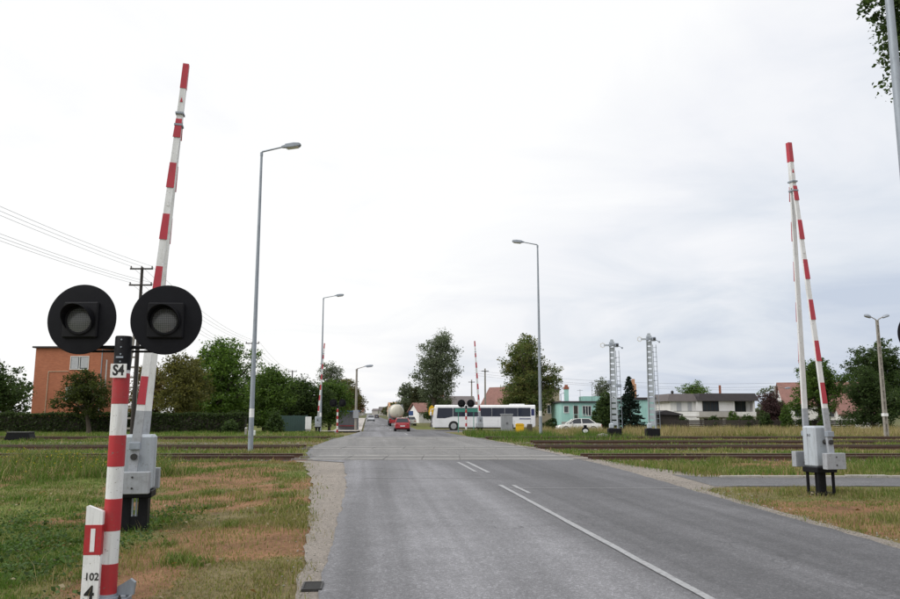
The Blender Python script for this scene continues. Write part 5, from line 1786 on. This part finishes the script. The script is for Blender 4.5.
tree('poplar', 'tall grey green poplar with ragged narrow crown behind the bus', -2.3, 116, 3.9, 14.3, 2.3, GRY, 21, 11000, .27, shape='tall', nl=9, lean=(.8, 0), clump=.42, tr=.42)
tree('leafy_tree', 'grey green rounded tree right of the tanker truck', -9.8, 172, 3.6, 8.4, .5, GRY, 22, 4500, .34)
tree('leafy_tree', 'darker rounded tree between tanker truck and poplar', -6.6, 166, 3.6, 7.2, .3, [(.03, .036, .014), (.05, .056, .022), (.075, .078, .035)], 23, 5000, .34)
tree('leafy_tree', 'low bushy tree at the foot of the poplar', -2.5, 134, 2.6, 4.6, .0, DKG, 28, 4000, .28)
tree('chestnut_tree', 'big rusty edged chestnut tree behind the rear of the bus', 10.0, 100.5, 4.35, 12.1, .8, CHS, 24, 17000, .26, nl=10, clump=.36, tr=.38)
tree('airy_tree', 'thin airy tree behind the slender signal mast', 24.0, 121, 2.4, 6.9, 2.2, GRY, 25, 1600, .26, hollow=.1, per=8)
tree('airy_tree', 'sparse pale tree top over the roof of the white house', 42.0, 131, 3.7, 6.7, 2.5, LIT, 29, 3000, .28, hollow=.1, per=9)
tree('leafy_tree', 'light green tree in front of the red tiled house', 46.2, 96, 4.0, 8.2, 1.4, MID, 30, 9000, .26, hollow=.35)
tree('leafy_tree', 'tall dark tree behind the twin-head yard lamp', 52.5, 93, 4.9, 10.0, 2.0, DKG, 31, 12000, .27, nl=10)
tree('leafy_tree', 'broad dark green tree growing low beside the twin-head yard lamp', 45.6, 83, 3.1, 6.4, -.2, DKG, 32, 9500, .24, nl=9)
tree('leafy_tree', 'dark tree at the yard edge beyond the twin-head lamp', 53.4, 85, 3.4, 7.6, -.2, MID, 33, 6000, .26)
tree('plum_tree', 'dark purple plum tree right of the white house', 41.9, 100.0, 2.3, 4.1, -.3, PUR, 34, 5200, .22)
tree('leafy_tree', 'mid green bush tree beside the plum tree and white house', 38.6 + 5.6, 103, 2.0, 3.0, -.4, MID, 35, 3500, .24)
# the tree whose twigs hang into view behind the large lamp post
ct = tree('roadside_tree', 'tall broadleaf tree whose twigs hang behind the large grey lamp post', 21.0, 25.5, 6.3, 24.8, 12.9, DKG, 36, 52000, .19, nl=12, clump=.26, tr=.34, per=16)
tw = [(14.3, 23.6, 15.1, .55, .7, .55), (14.7, 23.7, 14.4, .55, .8, .50), (14.75, 23.6, 13.6, .32, .5, .38), (15.4, 23.8, 13.8, .7, .8, .7), (15.2, 23.8, 15.2, .8, .9, .8), (15.0, 23.7, 12.9, .22, .35, .22), (16.2, 24.2, 14.6, 1.1, 1.1, 1.2), (16.0, 24.0, 16.5, 1.2, 1.2, 1.0)]
tw = [(a - 21.0, b - 25.5, c - ct.location.z, d, e, f) for a, b, c, d, e, f in tw]
mb = MB()
for q in tw:
    mb.tube([(-.5, 0, 15.5), (q[0] * .5, q[1] * .5, 15.6), q[:3]], [.07, .04, .012], 6)
mb.build('hanging_branch', 'bark', ct, fix=False)
foliage('hanging_leaves', ct, tw, 5200, .15, .13, DKG, 991, .2, 16)
# background trees that close the horizon
for i, (x, y, r, h, cl) in enumerate(((-60, 120, 6, 8, DKG), (-48, 105, 4.5, 7, MID), (-75, 130, 7, 9, DKG), (-35, 130, 5, 6.0, MID), (58, 118, 5, 7.5, MID), (66, 122, 5, 8, DKG), (75, 118, 6, 8, MID), (60, 140, 6, 6, GRY), (34, 150, 5, 4.5, GRY), (16, 150, 5, 5.0, DKG))):
    tree('background_tree', ['distant dark tree closing the view behind the houses', 'distant green tree closing the view behind the houses', 'distant greyish tree closing the view behind the houses'][0 if cl is DKG else 1 if cl is MID else 2], x, y, r, h, -.2, cl, 60 + i, 3600, .42, group='background trees behind the houses')
for i, (y, sd_) in enumerate(((205, -1), (228, 1), (255, -1), (290, 1), (300, -1), (370, 1), (380, -1), (480, 1), (470, -1), (560, 1), (640, -1), (720, 1))):
    tree('avenue_tree', 'small distant roadside tree along the far road beyond the silver car', float(xc(y)) + sd_ * 9.5, y, 2.6, 5.6 + (i % 3), .4, (OLV, GRY, MID)[i % 3], 120 + i, 1200, .5, group='distant roadside trees along the far road')
o = foliage('far_woods', None, [(-210 + 30 * k + random.uniform(-6, 6), 640 + random.uniform(-60, 60), 3.5, 20, 14, random.uniform(4, 8)) for k in range(34) if abs(-210 + 30 * k + 66) > 25], 26000, 1.7, 1.6, [(.05, .06, .045), (.075, .085, .065), (.09, .10, .08)], 99)
stuff(o, 'far off line of grey green woods along the horizon', 'woods')


def spruce(label, x, y, H, rb, seed):
    rs = np.random.default_rng(seed)
    t = thing('spruce_tree', label, 'tree', (x, y, gzf(x, y)))
    MB().tube([(0, 0, -.3), (0, 0, H * .97)], [.14, .01], 8).build('trunk', 'bark', t, fix=False)
    P = []; ci = []
    k = 0
    z = .25
    while z < H - .1:
        f = 1 - z / H
        nb = max(4, int(9 * f + 4))
        for b in range(nb):
            a = rs.uniform(0, 2 * math.pi); L_ = rb * f ** .85 * rs.uniform(.75, 1.12) + .06
            m = int(44 * f + 14)
            s = rs.uniform(.12, 1, m) ** .7
            px = math.cos(a) * L_ * s + rs.normal(0, .06, m); py = math.sin(a) * L_ * s + rs.normal(0, .06, m)
            pz = z - .32 * L_ * s + .12 * L_ * s ** 3 + rs.normal(0, .045, m)
            P.append(np.stack([px, py, pz], -1)); ci.append(np.full(m, k)); k += 1
        z += .20 * (0.6 + .6 * f)
    P = np.concatenate(P); ci = np.concatenate(ci)
    V, F = leaf_quads(P, .22, rs, .2, .45)
    tint = rs.random(k)[ci]
    col = np.array((.010, .020, .014)) * (1 - tint[:, None]) + np.array((.026, .044, .028)) * tint[:, None]
    np_mesh('crown', V, F, 'leaf', t, cols=np.repeat(col, 4, 0))


spruce('dark pointed spruce between the two railway signal masts', 19.8, 84.5, 6.15, 2.0, 41)


def thuja(label, x, y, H, r, seed, cols=DKG, n=4200, leaf=.16, name='thuja', cat='shrub'):
    rs = np.random.default_rng(seed)
    t = thing(name, label, cat, (x, y, gzf(x, y)))
    MB().tube([(0, 0, -.2), (0, 0, H * .8)], [.07, .02], 6).build('stem', 'bark', t, fix=False)
    lobes = []
    for k in range(8):
        f = (k + .4) / 8
        lobes.append((rs.normal(0, .08), rs.normal(0, .08), H * f * .95, r * (math.sin(math.pi * (.35 + .6 * f)) + .05), r * (math.sin(math.pi * (.35 + .6 * f)) + .05), H * .13))
    foliage('foliage', t, lobes, n, leaf, .10, cols, seed + 5, .6, 10)


thuja('dark egg-shaped thuja tree in front of the teal house', 17.2, 85.0, 4.35, 1.55, 42, n=15000, leaf=.17)
thuja('small dark thuja beside the green plank fence', -14.2, 62.6, 1.65, .75, 43, n=2600)
thuja('low dark shrub at the hedge right of the tall banded lamp', -17.4, 61.0, 1.05, .65, 44, n=1800)
for i, (x, y, h, r, lab) in enumerate(((41.3, 94.5, 3.0, .75, 'slim dark thuja below the purple plum tree'), (43.3, 94.2, 2.6, .7, 'slim green thuja right of the plum tree'), (39.4, 96, 2.3, .7, 'short dark thuja at the right corner of the white house'), (45.4, 93.2, 2.9, .62, 'slim dark thuja beside the roadside barrier leg'),
        (29.6, 98.2, 1.7, .7, 'round shrub beside the dark timber shed'), (33.6, 98.0, 1.8, .9, 'dark shrub in front of the white house left window'), (36.2, 98.4, 2.3, .8, 'tall dark shrub below the white house balcony'), (37.9, 98.0, 2.0, 1.1, 'wide green shrub below the white house loggia'),
        (40.0, 98.5, 2.3, .8, 'dark bush near the white house cellar window'), (15.2, 90.8, 1.3, .9, 'low green bush by the teal house terrace'), (12.8, 97.0, 1.4, 1.3, 'low bush beside the beige building'), (47.5, 99.0, 1.7, 1.4, 'wide green bush before the red tiled house'), (25.0, 97.8, 1.5, 1.0, 'low green bush left of the dark timber shed'))):
    thuja(lab, x, y, h, r, 50 + i, cols=DKG if i % 3 else MID, n=2300, leaf=.17)


def hedge():
    t = thing('hedge', 'long clipped dark green hedge in front of the brick house', 'hedge', (-29, 62.6, gzf(-29, 62.6)))
    lobes = [(-14 + .62 * k, 0, .70, .55, .45, .62) for k in range(42)]
    rs = np.random.default_rng(77)
    n = 26000
    P = np.stack([rs.uniform(-16.5, 12.5, n), rs.normal(0, .33, n), rs.uniform(.0, 1.42, n) + .06 * np.sin(rs.uniform(0, 60, n))], -1)
    top = rs.random(n) < .3
    P[top, 2] = 1.42 + .06 * rs.normal(size=top.sum()) + .05 * np.sin(P[top, 0] * 1.7)
    fr = rs.random(n) < .4
    P[fr, 1] = -.45 + .06 * rs.normal(size=fr.sum())
    V, F = leaf_quads(P, .15, rs, .2)
    tint = rs.random(n)[:, None]
    col = np.array((.030, .048, .018)) * (1 - tint) + np.array((.075, .108, .036)) * tint
    np_mesh('foliage', V, F, 'leaf', t, cols=np.repeat(col, 4, 0))
    MB().box(-16.4, 12.4, -.3, .3, -.1, 1.25).build('stems', 'dark_wood', t)


hedge()


# ------------------------------------------------------------------ grass
def sample_area(n, x0, x1, y0, y1, rs):
    return rs.uniform(x0, x1, n), rs.uniform(y0, y1, n)


def keep_grass(x, y, rs, clear=0.0):
    dl = road_l(y) - x; dr = x - road_r(y)
    shl = np.interp(y, [-6, 6.7, 9.7, 14, 18, 24.3, 25.4, 27], [-0.45, -1.30, -1.74, -2.5, -3.2, -4.6, -5.2, -6])
    sw = np.interp(y, [-6, 9, 13, 15.6, 16.3, 16.8, 18.5, 20, 22, 24, 30, 40, 50, 60], [0.20, 0.20, 0.22, 0.24, 0.45, 1.5, 1.5, 1.1, .8, 0.6, 0.45, 0.35, 0.2, .2])
    jit = .16 * rs.normal(0, 1, len(x)) + .45 * (fbm(x * 1.3 + 8, y * 1.3, 3) - .5)
    ok = ((y < 27) & (x < shl + jit)) | ((y >= 27) & (dl > .1 + jit)) | (dr > sw + jit)
    ok &= ~((np.abs(y - 17.55) < 1.05 + .35 * jit) & (x > 4.0))
    ok &= ~((y > 74) & (y < 96) & (x > -6))
    ok &= ~((y > 62) & (dl > -.2) & (dl < 3.5))
    for i, t in enumerate(TRACKS):
        d = np.abs(y - t)
        thin = np.where(d < 1.6, rs.random(len(x)) > (.62 if i == 0 else .72 + .18 * (x > 6)), True)
        ok &= thin
        ok &= ~((np.abs(d - .7525) < .07) & (rs.random(len(x)) < .9))
    s = soil_mask(x, y)
    ok &= rs.random(len(x)) > s * .72
    return ok


def blades(name, x, y, h, w, rs, label, green_bias=0.0, lean=.45, straw=.5, seg=2):
    n = len(x)
    z = gz(x, y) - .01
    a = rs.uniform(0, 2 * math.pi, n)
    dx, dy = np.cos(a), np.sin(a)
    b = rs.uniform(0, 2 * math.pi, n)
    lx, ly = np.cos(b), np.sin(b)
    ln = h * lean * rs.uniform(.2, 1.4, n)
    hh = h * rs.uniform(.6, 1.2, n)
    base = np.stack([x, y, z], -1); side = np.stack([dx, dy, np.zeros(n)], -1) * (w * rs.uniform(.7, 1.3, n))[:, None] / 2
    tip = base + np.stack([lx * ln, ly * ln, hh], -1)
    mid = base + np.stack([lx * ln * .3, ly * ln * .3, hh * .58], -1)
    g = greenness(x, y)
    t = np.clip(g + green_bias + rs.normal(0, .25, n), 0, 1)[:, None]
    s = (rs.random(n) < straw * (1 - .72 * g))[:, None]
    col = OLIVE * (1 - t) + np.array((.095, .160, .030)) * t
    col = col * rs.uniform(.65, 1.35, n)[:, None]
    col = np.where(s, STRAW * rs.uniform(.55, 1.15, n)[:, None], col)
    if seg == 2:
        V = np.stack([base - side, base + side, mid + side * .75, mid - side * .75, tip], 1)
        F3 = np.arange(n)[:, None] * 5
        F = np.concatenate([F3 + np.array([0, 1, 2]), F3 + np.array([0, 2, 3]), F3 + np.array([3, 2, 4])])
        k = 5
    else:
        V = np.stack([base - side, base + side, tip], 1)
        F = np.arange(n * 3).reshape(n, 3); k = 3
    o = np_mesh(name, V.reshape(-1, 3), F, 'grass_blade', cols=np.repeat(col, k, 0))
    return stuff(o, label, 'grass')


rs = np.random.default_rng(5)


def field(name, label, x0, x1, y0, y1, dens, h, w, frust=True, cond=None, seg=2, tuft=0.0, **kw):
    n = int((x1 - x0) * (y1 - y0) * dens)
    x, y = sample_area(n, x0, x1, y0, y1, rs)
    if frust:
        ok = np.abs(x) < .66 * y + 2.5
        x, y = x[ok], y[ok]
    ok = keep_grass(x, y, rs)
    if cond is not None: ok &= cond(x, y)
    # uneven sward
    dn = fbm(x * 1.4 + 9, y * 1.4 + 3, 3)
    ok &= rs.random(len(x)) < sstep(.22, .62, dn) * .8 + .25
    x, y = x[ok], y[ok]
    hv = h * (.55 + 1.0 * sstep(.35, .75, fbm(x * .8 + 31, y * .8 + 12, 3)))
    return blades(name, x, y, hv, w, rs, label, seg=seg, **kw)


field('grass', 'short mixed green and straw grass of the left verge', -12, 0, 4.0, 12, 2300, .058, .0085, cond=lambda x, y: x < road_l(y), straw=.42)
field('grass', 'worn short grass leading to the overgrown left track', -26, 0, 12, 26, 560, .075, .016, cond=lambda x, y: x < road_l(y), straw=.42)
field('grass', 'dry short grass of the island at the right barrier', 4, 16, 4.0, 16, 1200, .07, .009, cond=lambda x, y: x > road_r(y), straw=.5)
field('grass', 'longer grass strip between side lane and railway', 3, 30, 18.7, 25.6, 300, .17, .016, cond=lambda x, y: x > road_r(y), straw=.42)
field('grass', 'weedy grass between the railway tracks', -36, 38, 25.4, 52, 110, .14, .04, seg=1, straw=.4)
field('grass', 'green long grass around the right lamp post and yellow bin', 1.0, 12, 44, 61, 110, .32, .04, seg=1, cond=lambda x, y: (x > road_r(y) + .3) & (x < 5 + .5 * (61 - y) + 1), green_bias=.5, straw=.1)
field('grass', 'tall dry grass in front of the houses on the right', 6, 60, 51, 72, 50, .42, .05, seg=1, green_bias=-.5, straw=.8)
field('grass', 'green verge grass in front of the hedge', -46, -8, 50, 64, 55, .16, .045, seg=1, straw=.25, cond=lambda x, y: x < road_l(y) - 1.2)
# weeds: tall tufts along the near track
n = 9000
tx = rs.uniform(-20, -7.2, 60); ty = rs.uniform(19.0, 25.5, 60)
ci = rs.integers(0, 60, n)
x = tx[ci] + rs.normal(0, .30, n); y = ty[ci] + rs.normal(0, .25, n)
blades('weeds', x, y, np.full(n, .40) * (.5 + rs.random(60)[ci]), .016, rs, 'tall yellow green weeds along the overgrown left track', straw=.62, lean=.7)['category'] = 'weeds'
n = 900
fi = rs.integers(0, len(x), n)
P = np.stack([x[fi] + rs.normal(0, .05, n), y[fi] + rs.normal(0, .05, n), gz(x[fi], y[fi]) + rs.uniform(.25, .48, n)], -1)
V, F = leaf_quads(P, .03, rs, .4, .8)
stuff(np_mesh('flowers', V, F, 'grass_blade', cols=np.tile(np.array((.50, .40, .05)), (n * 4, 1))), 'tiny yellow wild flowers among the weeds along the left track', 'flowers')
n = 5200
tx = rs.uniform(-8.5, -1.5, 60); ty = rs.uniform(5.5, 17, 60)
ok = tx < road_l(ty) - .9; tx = tx[ok]; ty = ty[ok]
ci = rs.integers(0, len(tx), n)
x = tx[ci] + rs.normal(0, .10, n); y = ty[ci] + rs.normal(0, .10, n)
blades('grass_tufts', x, y, np.full(n, .12), .010, rs, 'small fresh green tufts scattered in the left verge', green_bias=.8, straw=.05, lean=.8)
n = 3000
tx = rs.uniform(5, 20, 50); ty = rs.uniform(8, 25, 50)
ci = rs.integers(0, 50, n)
x = tx[ci] + rs.normal(0, .15, n); y = ty[ci] + rs.normal(0, .15, n)
ok = keep_grass(x, y, rs) & (x > road_r(y) + .3)
blades('grass_tufts', x[ok], y[ok], np.full(ok.sum(), .16), .012, rs, 'green tufts scattered over the dry right verge', green_bias=.5, straw=.1, lean=.8)

n = 2600
x = rs.uniform(-12, -1, n); y = rs.uniform(5, 24, n)
ok = keep_grass(x, y, rs) & (x < road_l(y) - .8) & (fbm(x * .9 + 44, y * .9, 3) > .5); x, y = x[ok], y[ok]
blades('dry_stalks', x, y, np.full(len(x), .24) * rs.uniform(.5, 1.4, len(x)), .006, rs, 'thin dry stalks standing out of the left verge', straw=3.0, lean=.5)['category'] = 'weeds'
# broad-leaved weeds in the lush corner of the left verge
n = 42000
x = rs.uniform(-9, -2, n); y = rs.uniform(4.5, 14, n)
d = fbm(x * 1.8 + 70, y * 1.8 + 20, 3)
ok = (rs.random(n) < lush(x, y) * sstep(.38, .6, d)) & (np.abs(x) < .66 * y + 2)
x, y, d = x[ok], y[ok], d[ok]
P = np.stack([x, y, gz(x, y) + .02 + rs.random(len(x)) * .16 * sstep(.35, .75, d)], -1)
V, F = leaf_quads(P, .045, rs, .9, .7)
col = np.array((.07, .125, .03)) * rs.uniform(.45, 1.35, len(x))[:, None]
stuff(np_mesh('clover', V, F, 'grass_blade', cols=np.repeat(col, 4, 0)), 'lush clover and broad-leaved weeds beside the marker board', 'weeds')

# fallen leaves and pebbles
n = 1500
x = np.concatenate([rs.uniform(-10, 0, 900), rs.uniform(4, 14, 600)]); y = rs.uniform(4.5, 16, n)
ok = keep_grass(x, y, rs); x, y = x[ok], y[ok]
P = np.stack([x, y, gz(x, y) + .045 + rs.uniform(0, .02, len(x))], -1)
V, F = leaf_quads(P, .05, rs, 2.0, .75)
col = np.where(rs.random(len(x))[:, None] < .35, np.array((.42, .36, .24)), np.array((.24, .15, .06))) * rs.uniform(.6, 1.2, len(x))[:, None]
stuff(np_mesh('fallen_leaves', V, F, 'grass_blade', cols=np.repeat(col, 4, 0)), 'pale fallen leaves scattered in the grass verges', 'leaves')


def pebbles(name, label, x, y, z, s):
    n = len(x)
    oc = np.array([(1, 0, 0), (-1, 0, 0), (0, 1, 0), (0, -1, 0), (0, 0, 1), (0, 0, -1)], float)
    F = np.array([(0, 2, 4), (2, 1, 4), (1, 3, 4), (3, 0, 4), (2, 0, 5), (1, 2, 5), (3, 1, 5), (0, 3, 5)])
    V = oc[None] * (s[:, None, None] * rs.uniform(.5, 1.2, (n, 6, 1))) * np.array((1, 1, .6))
    V = V + np.stack([x, y, z], -1)[:, None]
    FF = (F[None] + np.arange(n)[:, None, None] * 6).reshape(-1, 3)
    stuff(np_mesh(name, V.reshape(-1, 3), FF, 'stone'), label, 'gravel')


n = 1100
y = rs.uniform(5, 25, n); shl = np.interp(y, [-6, 6.7, 9.7, 14, 18, 24.3, 25.4], [-0.45, -1.30, -1.74, -2.5, -3.2, -4.6, -5.2])
x = shl + (road_l(y) - shl) * rs.beta(1.0, 1.3, n) + rs.normal(0, .15, n)
pebbles('pebbles', 'loose pebbles on the sandy left road shoulder', x, y, np.full(n, .016), .006 + .012 * rs.random(n) ** 3)
n = 2200
y = rs.uniform(5, 26, n); x = road_r(y) + np.abs(rs.normal(.05, .35, n)) * np.interp(y, [5, 13, 16, 19, 26], [.4, .5, 1.5, 1.2, 1])
pebbles('pebbles', 'loose pebbles along the ragged right road edge', x, y, np.full(n, .015), .007 + .016 * rs.random(n) ** 3)
n = 9000
k = rs.integers(0, 4, n); y = np.array(TRACKS)[k] + rs.uniform(-1.5, 1.5, n); x = rs.uniform(-34, 36, n)
ok = (x < road_l(y) - .3) | (x > road_r(y) + .3); x, y = x[ok], y[ok]
pebbles('ballast', 'brown grey ballast stones between the rails', x, y, gz(x, y) + .02, .025 + .02 * rs.random(len(x)))
